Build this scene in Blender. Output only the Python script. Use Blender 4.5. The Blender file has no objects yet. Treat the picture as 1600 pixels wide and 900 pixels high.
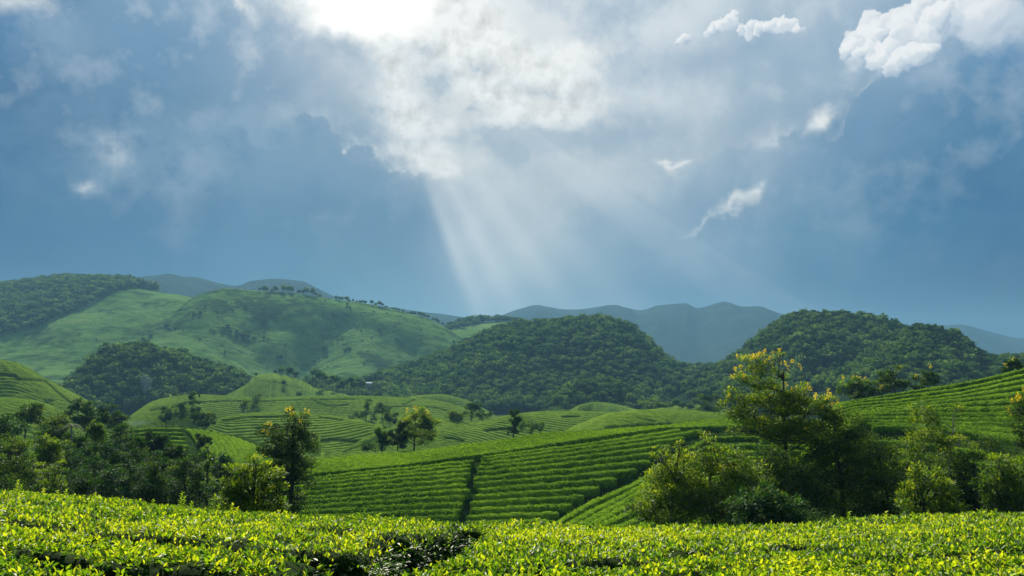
import bpy, math, random
import numpy as np
from math import radians, sin, cos, pi, atan, atan2

# ------------------------------------------------------------------ basics
sc = bpy.context.scene
COL = sc.collection
rng = np.random.default_rng(7)
FPX = 1244.0            # focal length in photograph pixels (28 mm on 36 mm film)
HZ = 45.0               # camera height above the valley floor
PITCH = atan(110.0 / FPX)
CP, SP = cos(PITCH), sin(PITCH)

# ------------------------------------------------------------------ camera
cam = bpy.data.cameras.new("camera")
cam.lens = 28.0; cam.sensor_width = 36.0
cam.clip_start = 0.1; cam.clip_end = 30000
cam_o = bpy.data.objects.new("camera", cam); COL.objects.link(cam_o)
cam_o.location = (0, 0, HZ); cam_o.rotation_euler = (pi / 2 + PITCH, 0, 0)
sc.camera = cam_o

# ------------------------------------------------------------------ light
SUN_AZ, SUN_EL = radians(-16), radians(34)
sun = bpy.data.lights.new("sun", 'SUN'); sun.energy = 5.0; sun.angle = radians(0.6)
sun.color = (1.0, 0.94, 0.76)
sun_o = bpy.data.objects.new("sun", sun); COL.objects.link(sun_o)
sun_o.rotation_euler = (pi / 2 - SUN_EL, 0, pi - SUN_AZ)
sun_o.location = (0, 0, 600)
sc.view_settings.view_transform = 'Standard'; sc.view_settings.look = 'None'
sc.view_settings.gamma = 1.0; sc.view_settings.use_curve_mapping = False
sc.view_settings.exposure = 0.95
sc.cycles.volume_bounces = 1
sc.cycles.use_adaptive_sampling = True; sc.cycles.adaptive_threshold = 0.02
sc.cycles.max_bounces = 6
sc.cycles.transparent_max_bounces = 4

def ray(px, py):
    u = (np.asarray(px, float) - 800) / FPX; v = (450 - np.asarray(py, float)) / FPX
    return u, CP - v * SP, SP + v * CP
def P(px, py, Y):
    x, y, z = ray(px, py); s = Y / y
    return np.array([x * s, Y * np.ones_like(s), HZ + z * s])
def azel(px, py):
    x, y, z = ray(px, py)
    return float(atan2(x, y)), float(math.asin(z / math.sqrt(x * x + y * y + z * z)))

# ------------------------------------------------------------------ node helper
class NT:
    def __init__(s, tree): s.t = tree; s.n = tree.nodes; s.l = tree.links
    def new(s, typ, **kw):
        n = s.n.new(typ)
        for k, v in kw.items(): setattr(n, k, v)
        return n
    def put(s, sock, v):
        if isinstance(v, bpy.types.NodeSocket): s.l.new(v, sock)
        elif v is not None: sock.default_value = v
    def m(s, op, a, b=None, c=None, clamp=False):
        n = s.new('ShaderNodeMath', operation=op, use_clamp=clamp)
        s.put(n.inputs[0], a)
        if b is not None: s.put(n.inputs[1], b)
        if c is not None: s.put(n.inputs[2], c)
        return n.outputs[0]
    def add(s, a, b): return s.m('ADD', a, b)
    def sub(s, a, b): return s.m('SUBTRACT', a, b)
    def mul(s, a, b): return s.m('MULTIPLY', a, b)
    def ramp(s, fac, stops, interp='LINEAR'):
        n = s.new('ShaderNodeValToRGB'); s.put(n.inputs[0], fac)
        cr = n.color_ramp; cr.interpolation = interp
        stops = sorted(stops, key=lambda q: q[0])
        while len(cr.elements) < len(stops): cr.elements.new(0.5)
        for e, (p, c) in zip(cr.elements, stops):
            e.position = min(1, max(0, p))
            e.color = (c, c, c, 1) if isinstance(c, (int, float)) else (c[0], c[1], c[2], 1)
        return n.outputs[0]
    def mix(s, f, a, b, blend='MIX', clamp=False):
        n = s.new('ShaderNodeMix', data_type='RGBA', blend_type=blend)
        s.put(n.inputs[0], f)
        for i, v in ((6, a), (7, b)):
            if isinstance(v, tuple) and len(v) == 3: v = (*v, 1)
            s.put(n.inputs[i], v)
        return n.outputs[2]
    def noise(s, vec, scale, detail=6, rough=0.55, dist=0.0):
        n = s.new('ShaderNodeTexNoise'); s.put(n.inputs['Vector'], vec)
        n.inputs['Scale'].default_value = scale; n.inputs['Detail'].default_value = detail
        n.inputs['Roughness'].default_value = rough; n.inputs['Distortion'].default_value = dist
        return n.outputs[0]
    def sstep(s, x, lo, hi):
        n = s.new('ShaderNodeMapRange', interpolation_type='SMOOTHSTEP'); s.put(n.inputs[0], x)
        n.inputs[1].default_value = lo; n.inputs[2].default_value = hi
        return n.outputs[0]

def lin(r, g, b):
    f = lambda c: (c / 255 / 12.92) if c / 255 <= .04045 else ((c / 255 + .055) / 1.055) ** 2.4
    return (f(r), f(g), f(b))

# ------------------------------------------------------------------ sky (world): Nishita seen through storm cloud
def build_world():
    w = bpy.data.worlds.new("World"); sc.world = w; w.use_nodes = True
    w.cycles.sampling_method = 'MANUAL'; w.cycles.sample_map_resolution = 256
    N = NT(w.node_tree); N.n.clear()
    tc = N.new('ShaderNodeTexCoord').outputs['Generated']
    nrm = N.new('ShaderNodeVectorMath', operation='NORMALIZE'); N.put(nrm.inputs[0], tc); d = nrm.outputs[0]
    sep = N.new('ShaderNodeSeparateXYZ'); N.put(sep.inputs[0], d)
    X, Y, Z = sep.outputs
    az = N.m('ARCTAN2', X, Y); el = N.m('ARCSINE', Z)
    # warped coordinates so that no edge is smooth
    def noise2(scale, detail):
        n = N.new('ShaderNodeTexNoise'); N.put(n.inputs['Vector'], d)
        n.inputs['Scale'].default_value = scale; n.inputs['Detail'].default_value = detail; n.inputs['Roughness'].default_value = 0.6
        q = N.new('ShaderNodeSeparateColor'); N.put(q.inputs[0], n.outputs['Color'])
        return [N.sub(o, 0.5) for o in q.outputs]
    w1, w2, w3 = noise2(5.5, 4)
    azw = N.add(az, N.mul(w1, 0.16)); elw = N.add(el, N.mul(w2, 0.12))
    fine1, fine2, fine3 = noise2(16, 5)
    azf = N.add(az, N.mul(fine1, 0.085)); elf = N.add(el, N.mul(fine2, 0.065))
    AZR = 1.1424   # 65.4 deg
    def tpos(px, py=250): return azel(px, py)[0] / AZR + 0.5
    t = N.add(N.m('DIVIDE', azw, AZR), 0.5)
    rows = [  # py, [(px, rgb)...]
        (-20, [(0, (92,130,166)), (200, (126,158,186)), (400, (182,199,213)), (600, (255,255,255)), (800, (228,233,235)), (1000, (218,226,230)), (1250, (194,207,217)), (1450, (170,188,204)), (1600, (150,176,198))]),
        (110, [(0, (62,114,160)), (200, (98,140,175)), (400, (136,163,188)), (560, (205,213,218)), (700, (228,232,231)), (850, (222,228,229)), (1000, (208,217,223)), (1250, (172,191,206)), (1420, (146,172,194)), (1600, (98,142,180))]),
        (240, [(0, (40,92,136)), (200, (83,125,159)), (420, (101,138,167)), (580, (140,164,183)), (700, (208,214,215)), (850, (202,209,212)), (1050, (179,193,203)), (1200, (144,167,186)), (1350, (107,142,171)), (1600, (72,121,159))]),
        (370, [(0, (29,84,130)), (220, (54,104,145)), (420, (80,123,157)), (600, (103,139,165)), (700, (142,165,184)), (790, (181,194,200)), (950, (144,169,187)), (1100, (117,149,175)), (1300, (78,125,159)), (1450, (51,106,148)), (1600, (29,90,138))]),
        (480, [(0, (19,78,124)), (250, (37,92,136)), (450, (72,120,153)), (620, (105,143,168)), (760, (140,167,184)), (900, (115,147,171)), (1100, (78,123,156)), (1300, (33,90,134)), (1450, (15,72,120)), (1600, (11,66,114))]),
    ]
    cols = []
    for py, st in rows:
        cols.append((azel(800, py)[1], N.ramp(t, [(tpos(px, py), lin(*c)) for px, c in st], 'EASE')))
    # rows are listed from the top of the frame downwards; blend with elevation
    cur = cols[-1][1]
    for i in range(len(cols) - 2, -1, -1):
        f = N.sstep(elw, cols[i + 1][0], cols[i][0]); cur = N.mix(f, cur, cols[i][1])
    # overhead and behind: plain grey-blue overcast
    f = N.sstep(el, azel(800, -120)[1], azel(800, -900)[1]); cur = N.mix(f, cur, lin(150, 172, 196))
    f = N.sstep(N.m('ABSOLUTE', az), 0.75, 1.7); cur = N.mix(f, cur, lin(112, 148, 184))
    # soft cloud modelling: lit from the sun side
    ax, ex = azel(575, 0)
    relief = N.sub(N.noise(d, 7, 6, 0.55), N.noise(N_vec(N, d, (0.03, 0, -0.05)), 7, 6, 0.55))
    near = N.sstep(el, 0.02, 0.38)
    relb = N.sub(N.noise(d, 15, 5, 0.6), N.noise(N_vec(N, d, (0.014, 0, -0.02)), 15, 5, 0.6))
    rl = N.mul(N.add(N.add(N.mul(relief, 1.5), N.mul(relb, 1.2)), N.mul(w3, 0.9)), near)
    cur = N.mix(N.m('MULTIPLY', N.m('MAXIMUM', rl, 0.0), 1.5, clamp=True), cur, N.mix(0.55, cur, lin(250, 251, 250)))
    cur = N.mix(N.m('MULTIPLY', N.m('MAXIMUM', N.mul(rl, -1.0), 0.0), 1.8, clamp=True), cur, N.mix(0.55, cur, lin(116, 152, 184)))

    # edges of the two big dark cloud masses: elevation of the edge as a function of bearing
    f5 = N.new('ShaderNodeTexNoise'); N.put(f5.inputs['Vector'], d); f5.inputs['Scale'].default_value = 48; f5.inputs['Detail'].default_value = 4; f5.inputs['Roughness'].default_value = 0.6
    ragged = N.sub(f5.outputs[0], 0.5)
    def edge(pts, rim, dark, w=0.007, below=0.10, amp=0.085):
        hs = N.ramp(N.add(N.m('DIVIDE', az, AZR), 0.5), [(tpos(px, py), azel(px, py)[1] / 0.5) for px, py in pts])
        s_ = N.add(N.sub(el, N.mul(hs, 0.5)), N.add(N.add(N.mul(fine1, amp), N.mul(ragged, 0.026)), N.mul(w1, 0.03)))
        st = N.ramp(N.add(N.m('DIVIDE', az, AZR), 0.5), [(tpos(px, 200), v) for px, v in rim])
        sd = N.ramp(N.add(N.m('DIVIDE', az, AZR), 0.5), [(tpos(px, 200), v) for px, v in dark])
        under = N.mul(N.sub(1.0, N.sstep(s_, -0.018, 0.006)), N.sstep(s_, -below, -0.01))
        q = N.m('DIVIDE', N.m('MAXIMUM', N.add(s_, 0.001), 0.0), w)
        glow = N.mul(N.m('EXPONENT', N.mul(q, -1.0)), N.sstep(s_, -0.004, 0.002))
        return N.mul(under, sd), N.mul(N.mul(glow, st), N.sstep(N.add(fine3, N.mul(ragged, .5)), -0.16, 0.16))
    u1, g1 = edge([(380,180),(430,176),(470,178),(505,186),(536,222),(560,236),(590,250),(640,270),(690,288),(720,280),(760,262)], [(400,0),(470,.35),(520,.8),(600,.95),(690,.9),(715,0)], [(300,.2),(400,.5),(600,.6),(680,.45),(720,0)], .016, .14)
    u2, g2 = edge([(980,300),(1040,262),(1080,250),(1125,238),(1156,225),(1195,229),(1219,211),(1250,192),(1266,199),(1289,219),(1318,205),(1325,178),(1352,145),(1371,117),(1395,110),(1450,82),(1600,66)], [(1000,0),(1180,.1),(1210,.5),(1250,.35),(1290,.35),(1350,.4),(1375,.3),(1400,0)], [(960,0),(1100,.35),(1300,.6),(1450,.55),(1600,.4)], .010, .12)
    cur = N.mix(u1, cur, N.mix(0.6, cur, lin(92, 134, 170)))
    cur = N.mix(u2, cur, N.mix(0.6, cur, lin(112, 150, 184)))
    def gauss(px, py, rx, ry, rot=0, c=None, a=None):
        a0, e0 = azel(px, py)
        mp = N.new('ShaderNodeMapping', vector_type='TEXTURE'); N.put(mp.inputs[0], c)
        mp.inputs['Location'].default_value = (a0, e0, 0); mp.inputs['Rotation'].default_value = (0, 0, radians(rot))
        mp.inputs['Scale'].default_value = (2.4 * rx / FPX, 2.4 * ry / FPX, 1)
        g = N.new('ShaderNodeTexGradient', gradient_type='QUADRATIC_SPHERE'); N.put(g.inputs[0], mp.outputs[0])
        return g.outputs[1]
    def total(lst, c):
        s_ = None
        for q in lst:
            g = gauss(*q[:5], c=c); s_ = N.m('MULTIPLY_ADD', g, q[5] * 1.15, s_ if s_ is not None else 0.0)
        return s_
    def pack(a, b):
        n = N.new('ShaderNodeCombineXYZ'); N.put(n.inputs[0], a); N.put(n.inputs[1], b); return n.outputs[0]
    F = pack(azf, elf); W = pack(azw, elw)
    tex = N.noise(d, 22, 5, 0.6)
    # bright cloud and breaks round the gap
    br = total([(575,-8,115,62,0,2.4),(606,148,36,36,0,1.25),(640,170,40,60,0,.55),(640,235,70,30,-30,.8),(690,268,36,14,-10,.8),
                (850,105,100,26,8,.85),(790,165,130,34,5,.95),(870,182,60,18,10,.9),(740,35,60,55,60,.8),(720,100,90,40,-30,.7),(720,205,60,18,0,.5),(800,60,120,50,0,.5),(900,140,60,60,0,.5),
                (1285,190,34,22,30,.75),(1145,318,34,13,28,1.05),(1182,296,18,16,60,.7),(1095,350,30,6,28,.7),(1047,255,34,5,0,.9),(700,245,60,10,0,.4),
                (25,5,60,26,0,1.0),(375,2,26,10,-40,.7),(180,245,44,50,60,.42),(120,285,26,14,0,.5),(170,212,44,18,20,.35),(1020,215,60,30,0,.35)], F)
    brs = N.sstep(N.add(br, N.mul(N.mul(N.add(N.sub(tex, 0.5), N.mul(ragged, .4)), 2.6), N.m('MINIMUM', br, 0.8))), 0.15, 1.25)
    rel2 = N.sub(N.noise(d, 26, 5, 0.6), N.noise(N_vec(N, d, (0.009, 0, -0.011)), 26, 5, 0.6))
    shade = N.m('MINIMUM', N.add(0.95, N.mul(rel2, 1.2)), 1.04)
    warm = N.mix(1.0, lin(250, 250, 246), N_rgb(N, shade), 'MULTIPLY')
    cur = N.mix(N.mul(brs, 0.85), cur, warm)
    cur = N.mix(N.m('MULTIPLY', g1, 0.9, clamp=True), cur, lin(248, 248, 244))
    cur = N.mix(N.m('MULTIPLY', g2, 0.9, clamp=True), cur, lin(240, 241, 242))
    # dark fingers of cloud in front of the bright part
    dk = total([(800,212,60,12,-4,.75),(850,222,110,24,5,.8),(682,128,34,20,-20,.75),(745,103,22,12,0,.6),(740,172,30,12,0,.6),(540,80,40,24,-45,.6),(560,160,46,24,0,.6),(660,75,22,12,20,.55),(830,140,50,8,-8,.45),
                (1000,215,90,26,0,.5),(1010,345,110,30,0,.45),(1130,100,120,24,0,.35),(430,200,80,30,10,.45),(400,185,40,24,0,.4),(600,215,40,14,-20,.5),(700,220,50,10,0,.4),
                (90,60,70,50,0,.6),(300,250,180,60,0,.35),(1060,400,90,26,0,.5),(520,60,60,22,-35,.35)], F)
    dk = N.mul(N.mul(dk, 1.25), N.sstep(N.add(tex, N.mul(ragged, .3)), 0.25, 0.55))
    cur = N.mix(N.m('MINIMUM', dk, 0.75), cur, N.mix(0.85, cur, lin(146, 171, 191)))
    sm = total([(600,400,110,60,20,.8),(480,320,120,40,-10,.7),(250,330,160,40,5,.6),(60,380,110,40,0,.5),(880,350,110,30,10,.7),(1060,395,110,30,-5,.7),(1250,430,160,30,0,.6),(1450,330,150,50,25,.6),(1500,200,120,50,30,.5),(160,120,110,40,0,.6),(1180,300,90,26,30,.5)], W)
    sm = N.mul(sm, N.sstep(N.add(tex, N.mul(w3, .9)), 0.25, 0.62))
    cur = N.mix(N.m('MINIMUM', N.mul(sm, .55), 0.5), cur, N.mix(0.6, cur, lin(62, 104, 142)))
    # cumulus at the upper right: one puff behind another, each brightest round its rim
    fw = pack(N.add(az, N.mul(fine1, 0.045)), N.add(el, N.mul(fine2, 0.045)))
    fv = N.new('ShaderNodeVectorMath', operation='ADD'); N.put(fv.inputs[0], fw)
    f3 = N.new('ShaderNodeTexNoise'); N.put(f3.inputs['Vector'], d); f3.inputs['Scale'].default_value = 62; f3.inputs['Detail'].default_value = 3
    f4 = N.new('ShaderNodeVectorMath', operation='SCALE'); N.put(f4.inputs[0], f3.outputs['Color']); f4.inputs['Scale'].default_value = 0.022
    N.put(fv.inputs[1], f4.outputs[0])
    fv2 = N_vec(N, fv.outputs[0], (-0.011, -0.011, -0.011))
    flat2 = N.new('ShaderNodeVectorMath', operation='MULTIPLY'); N.put(flat2.inputs[0], fv2); flat2.inputs[1].default_value = (1, 1, 0)
    for px, py, r, soft_ in [(1570,34,44,.9),(1530,50,30,.8),(1505,14,38,.4),(1540,22,34,.5),(1480,34,26,.4),(1345,92,22,.9),(1362,40,22,.2),(1345,60,22,.15),(1372,62,28,.3),(1400,30,16,.2),(1425,22,20,.2),(1420,44,26,.3),(1448,8,24,.15),(1462,34,24,.2),
                          (1438,60,24,.3),(1400,64,24,.4),(1385,84,24,.15),(1327,76,15,.15),(1350,82,16,.2),(1372,92,16,.2),(1395,98,16,.15),(1414,90,18,.2),(1432,82,18,.2),(1446,74,13,.15),(1380,50,12,.2),(1470,26,18,.2),
                          (1060,66,9,.3),(1072,64,12,.2),(1122,42,13,.2),(1112,52,10,.6),(1140,38,14,.15),(1160,45,10,.3),(1178,43,12,.2),(1196,44,12,.2),(1212,38,14,.15),(1228,36,13,.2),(1240,40,8,.4)]:
        a0, e0 = azel(px, py)
        mp = N.new('ShaderNodeMapping', vector_type='TEXTURE'); N.put(mp.inputs[0], flat2.outputs[0])
        mp.inputs['Location'].default_value = (a0, e0, 0); mp.inputs['Scale'].default_value = (r / FPX * 1.1, r / FPX, 1)
        g = N.new('ShaderNodeTexGradient', gradient_type='SPHERICAL'); N.put(g.inputs[0], mp.outputs[0])
        o_ = g.outputs[1]
        dt = N.new('ShaderNodeVectorMath', operation='DOT_PRODUCT'); N.put(dt.inputs[0], mp.outputs[0]); dt.inputs[1].default_value = (-.45, .85, 0)
        cc = N.ramp(N.m('MULTIPLY_ADD', dt.outputs['Value'], 0.5, 0.5), [(0.12, lin(176, 194, 212)), (0.45, lin(218, 226, 233)), (0.72, lin(250, 250, 249))], 'EASE')
        cur = N.mix(N.mul(N.sstep(o_, 0.0, 0.05 + soft_ * .7), 0.92 - soft_ * .25), cur, cc)
    # blown-out gap where the sun stands
    core = N.sstep(total([(575,-30,130,85,0,1.0),(600,20,70,26,20,.5)], F), 0.25, 0.75)
    cur = N.mix(core, cur, (1.25, 1.22, 1.15))
    # sunbeams fanning out below the gap
    a0, e0 = azel(571, 0)
    dx = N.sub(az, a0); dy = N.sub(e0, el)
    th = N.m('ARCTAN2', dx, dy)
    thn = N.m('DIVIDE', th, pi / 2)
    def T(px, py):
        a, e = azel(px, py); return math.atan2(a - a0, e0 - e) / (pi / 2)
    e_ = T(738, 490)
    beams = N.ramp(N.add(thn, N.mul(w2, 0.01)), [(0, .0), (e_ - .06, .02), (e_ - .018, .06), (e_ + .016, .74), (e_ + .045, .55), (e_ + .08, .76), (e_ + .12, .42), (e_ + .165, .64), (e_ + .20, .34), (e_ + .24, .42), (e_ + .29, .16),
                         (T(960,330) - .03, .14), (T(960,330), .36), (T(960,330) + .045, .20), (T(1050,350) , .38), (T(1050,350) + .05, .05), (T(1250,300), 0), (1, 0)], 'EASE')
    rr = N.m('SQRT', N.add(N.mul(dx, dx), N.mul(dy, dy)))
    win = N.mul(N.sstep(rr, 0.13, 0.34), N.sub(1.0, N.mul(N.sstep(rr, 0.28, 0.46), 0.52)))
    soft = N.add(0.8, N.mul(w1, .8))
    cur = N.mix(N.mul(N.mul(beams, win), soft), cur, lin(236, 240, 240))
    # Nishita daylight shows faintly through the cloud
    sk = N.new('ShaderNodeTexSky', sky_type='NISHITA'); sk.sun_disc = False
    sk.sun_elevation = SUN_EL; sk.sun_rotation = SUN_AZ
    skm = N.mix(1.0, sk.outputs[0], (0.06, 0.06, 0.06), 'MULTIPLY')
    below = N.sstep(el, -0.12, -0.02)
    cur = N.mix(0.03, cur, skm)
    cur = N.mix(below, lin(70, 96, 92), cur)
    bg = N.new('ShaderNodeBackground'); N.put(bg.inputs[0], cur); bg.inputs[1].default_value = 0.525
    out = N.new('ShaderNodeOutputWorld'); N.l.new(bg.outputs[0], out.inputs[0])
def N_vec(N, d, off):
    n = N.new('ShaderNodeVectorMath', operation='ADD'); N.put(n.inputs[0], d); n.inputs[1].default_value = off; return n.outputs[0]
def N_warp(N, d, scale, amt):
    t = N.new('ShaderNodeTexNoise'); N.put(t.inputs['Vector'], d); t.inputs['Scale'].default_value = scale; t.inputs['Detail'].default_value = 2
    a = N.new('ShaderNodeVectorMath', operation='SCALE'); N.put(a.inputs[0], t.outputs['Color']); a.inputs['Scale'].default_value = amt
    b = N.new('ShaderNodeVectorMath', operation='ADD'); N.put(b.inputs[0], d); N.put(b.inputs[1], a.outputs[0]); return b.outputs[0]
def N_rgb(N, v):
    c = N.new('ShaderNodeCombineColor')
    for i in range(3): N.put(c.inputs[i], v)
    return c.outputs[0]
build_world()
#SKYEND

# ------------------------------------------------------------------ mesh helpers
def tag(o, label=None, cat=None, group=None, kind=None):
    for k, v in (('label', label), ('category', cat), ('group', group), ('kind', kind)):
        if v: o[k] = v
    return o
def empty(name, loc=(0, 0, 0)):
    o = bpy.data.objects.new(name, None); COL.objects.link(o); o.location = loc
    o.empty_display_size = 0.3
    return o
def mesh(name, V, T=None, Q=None, mats=(), attrs=None, smooth=False, fmat=None):
    V = np.asarray(V, np.float32).reshape(-1, 3)
    parts = []
    if T is not None and len(T): parts.append(np.asarray(T, np.int32).reshape(-1, 3))
    if Q is not None and len(Q): parts.append(np.asarray(Q, np.int32).reshape(-1, 4))
    me = bpy.data.meshes.new(name)
    me.vertices.add(len(V)); me.vertices.foreach_set('co', V.ravel())
    idx = np.concatenate([p.ravel() for p in parts]); tot = np.concatenate([np.full(len(p), p.shape[1], np.int32) for p in parts])
    st = np.concatenate([[0], np.cumsum(tot)[:-1]]).astype(np.int32)
    me.loops.add(len(idx)); me.loops.foreach_set('vertex_index', idx)
    me.polygons.add(len(tot)); me.polygons.foreach_set('loop_start', st)
    if fmat is not None: me.polygons.foreach_set('material_index', np.asarray(fmat, np.int32))
    if smooth is True: me.polygons.foreach_set('use_smooth', np.ones(len(tot), bool))
    elif smooth is not False: me.polygons.foreach_set('use_smooth', np.asarray(smooth, bool))
    me.update(calc_edges=True)
    for m_ in mats: me.materials.append(m_)
    for k, v in (attrs or {}).items():
        at = me.attributes.new(k, 'FLOAT', 'POINT'); at.data.foreach_set('value', np.asarray(v, np.float32))
    return me
def obj(name, me, parent=None, loc=None):
    o = bpy.data.objects.new(name, me); COL.objects.link(o)
    if loc is not None: o.location = loc
    if parent is not None: o.parent = parent
    return o

# value-noise fBm in numpy, seeded by coordinates
def _h(ix, iy, s):
    v = (ix.astype(np.int64) * 374761393 + iy.astype(np.int64) * 668265263 + s * 974711) & 0x7fffffff
    v = ((v ^ (v >> 13)) * 1274126177) & 0x7fffffff
    return ((v ^ (v >> 16)) & 0xffff) / 65535.0
def vnoise(x, y, s=0):
    x = np.asarray(x, float); y = np.asarray(y, float)
    ix = np.floor(x); iy = np.floor(y); fx = x - ix; fy = y - iy
    fx = fx * fx * (3 - 2 * fx); fy = fy * fy * (3 - 2 * fy)
    a = _h(ix, iy, s); b = _h(ix + 1, iy, s); c = _h(ix, iy + 1, s); d = _h(ix + 1, iy + 1, s)
    return (a + (b - a) * fx) * (1 - fy) + (c + (d - c) * fx) * fy - 0.5
def fbm(x, y, scale=1.0, oct=4, s=0):
    r = 0; a = 1.0; f = 1.0 / scale
    for i in range(oct):
        r = r + a * vnoise(np.asarray(x) * f, np.asarray(y) * f, s + i * 17); a *= 0.5; f *= 2.03
    return r
def smst(x, a, b):
    t = np.clip((x - a) / (b - a), 0, 1); return t * t * (3 - 2 * t)

# ------------------------------------------------------------------ materials
def new_mat(name):
    m = bpy.data.materials.new(name); m.use_nodes = True; m.node_tree.nodes.clear()
    return m, NT(m.node_tree)
def leaf_mat(name, stops, transl=0.35, rough=0.45, gloss=0.5, tcol=None, vary=1.5, rand=0.22):
    """stops: base colours over the per-leaf attribute 'tone'"""
    m, N = new_mat(name)
    at = N.new('ShaderNodeAttribute', attribute_name='tone')
    n = N.new('ShaderNodeNewGeometry')
    nz = N.noise(n.outputs['Position'], vary, 2)
    oi = N.new('ShaderNodeObjectInfo')
    f = N.add(at.outputs['Fac'], N.mul(N.sub(nz, 0.5), 0.5))
    f = N.add(f, N.mul(N.sub(oi.outputs['Random'], 0.5), rand))
    col = N.ramp(f, stops)
    b = N.new('ShaderNodeBsdfPrincipled'); N.put(b.inputs['Base Color'], col); b.inputs['Roughness'].default_value = rough
    b.inputs['Specular IOR Level'].default_value = gloss
    t = N.new('ShaderNodeBsdfTranslucent'); N.put(t.inputs[0], N.mix(1.0, col, tcol or (1.6, 1.5, 0.5), 'MULTIPLY'))
    mx = N.new('ShaderNodeMixShader'); mx.inputs[0].default_value = transl
    N.l.new(b.outputs[0], mx.inputs[1]); N.l.new(t.outputs[0], mx.inputs[2])
    o = N.new('ShaderNodeOutputMaterial'); N.l.new(mx.outputs[0], o.inputs[0])
    return m
def surf_mat(name, stops, scale=0.3, detail=8, rough=1.0, bump=0.3, bscale=3.0, gap=None, gapcol=(0.012, 0.028, 0.008), big=None, bdist=0.3, spec=0.0):
    m, N = new_mat(name)
    g = N.new('ShaderNodeNewGeometry'); p = g.outputs['Position']
    f = N.noise(p, scale, detail, 0.6)
    if big: f = N.add(f, N.mul(N.sub(N.noise(p, big, 4), 0.5), 0.8))
    col = N.ramp(f, stops)
    if gap:
        at = N.new('ShaderNodeAttribute', attribute_name='gap')
        col = N.mix(at.outputs['Fac'], col, gapcol)
    b = N.new('ShaderNodeBsdfPrincipled'); N.put(b.inputs['Base Color'], col); b.inputs['Roughness'].default_value = rough
    b.inputs['Specular IOR Level'].default_value = spec
    bm = N.new('ShaderNodeBump'); bm.inputs['Strength'].default_value = bump; bm.inputs['Distance'].default_value = bdist
    N.put(bm.inputs['Height'], N.noise(p, bscale, 6, 0.65)); N.l.new(bm.outputs[0], b.inputs['Normal'])
    o = N.new('ShaderNodeOutputMaterial'); N.l.new(b.outputs[0], o.inputs[0])
    return m

M = {}
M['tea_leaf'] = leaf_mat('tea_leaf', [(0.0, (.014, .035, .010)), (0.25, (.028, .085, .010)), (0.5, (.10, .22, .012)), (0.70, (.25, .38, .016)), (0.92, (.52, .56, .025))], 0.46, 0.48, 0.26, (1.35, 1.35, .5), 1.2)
M['tea_body'] = surf_mat('tea_body', [(0.35, (.012, .030, .006)), (0.65, (.05, .11, .012))], 9, 5, bscale=30, bump=1.0, spec=.05)
M['tea_row'] = surf_mat('tea_row', [(0.3, (.038, .085, .008)), (0.5, (.10, .19, .014)), (0.72, (.20, .31, .02))], 1.7, 8, bscale=5, bump=1.0, bdist=0.35, big=0.05)
M['tea_sprig'] = leaf_mat('tea_sprig', [(0.0, (.025, .075, .008)), (0.5, (.09, .20, .014)), (1.0, (.24, .36, .025))], 0.4, 0.7, 0.08)
M['tea_slope'] = surf_mat('tea_slope', [(0.3, (.055, .105, .016)), (0.5, (.105, .18, .026)), (0.72, (.16, .24, .032))], 0.6, 8, bscale=2.2, bump=0.8, bdist=0.4, gap=True, big=0.025)
M['soil_grass'] = surf_mat('soil_grass', [(0.3, (.012, .022, .006)), (0.55, (.028, .055, .012)), (0.75, (.06, .11, .02))], 0.7, 8, bscale=4, bump=0.8)
M['grass_hill'] = surf_mat('grass_hill', [(0.3, (.040, .085, .022)), (0.5, (.095, .185, .045)), (0.7, (.13, .225, .055)), (0.8, (.17, .22, .07))], 0.05, 14, bscale=0.12, bump=1.0, bdist=5, big=0.008, gap=True, gapcol=(.03, .055, .022))
M['forest_floor'] = surf_mat('forest_floor', [(0.3, (.010, .022, .010)), (0.7, (.028, .052, .020))], 0.2, 6, bscale=0.4, bump=1.0, bdist=2)
M['mountain'] = surf_mat('mountain', [(0.3, (.020, .032, .026)), (0.5, (.032, .048, .036)), (0.7, (.050, .068, .048))], 0.012, 10, bscale=0.05, bump=1.0, bdist=14)
M['valley'] = surf_mat('valley', [(0.3, (.025, .05, .015)), (0.5, (.05, .10, .022)), (0.7, (.08, .13, .03))], 0.05, 10, bscale=0.8, bump=0.7)
M['bark'] = surf_mat('bark', [(0.3, (.035, .028, .020)), (0.7, (.10, .085, .065))], 3, 6, bscale=12, bump=0.8, bdist=0.05)
M['pale_bark'] = surf_mat('pale_bark', [(0.3, (.12, .11, .095)), (0.7, (.30, .28, .25))], 3, 6, bscale=12, bump=0.5, bdist=0.03)
M['leaf_yellowgreen'] = leaf_mat('leaf_yellowgreen', [(0.0, (.018, .055, .006)), (0.5, (.070, .150, .010)), (0.8, (.17, .25, .014)), (1.0, (.28, .33, .02))], 0.48, 0.55, 0.22)
M['leaf_dark'] = leaf_mat('leaf_dark', [(0.0, (.008, .028, .006)), (0.5, (.024, .070, .010)), (0.8, (.070, .14, .014)), (1.0, (.17, .23, .02))], 0.30, 0.65, 0.08)
M['leaf_cool'] = leaf_mat('leaf_cool', [(0.0, (.008, .030, .010)), (0.5, (.024, .080, .022)), (0.8, (.055, .13, .030)), (1.0, (.13, .21, .03))], 0.28, 0.6, 0.06)
M['leaf_forest'] = leaf_mat('leaf_forest', [(0.0, (.014, .034, .012)), (0.35, (.036, .078, .024)), (0.7, (.085, .155, .040)), (1.0, (.15, .21, .05))], 0.30, 0.9, 0.03, (1.3, 1.4, .6), 0.03, 0.62)
M['blossom'] = leaf_mat('blossom', [(0.0, (.42, .36, .01)), (0.6, (.72, .60, .02)), (1.0, (.85, .74, .04))], 0.5, 0.6, 0.2, (1.2, 1.1, .6))
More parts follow.
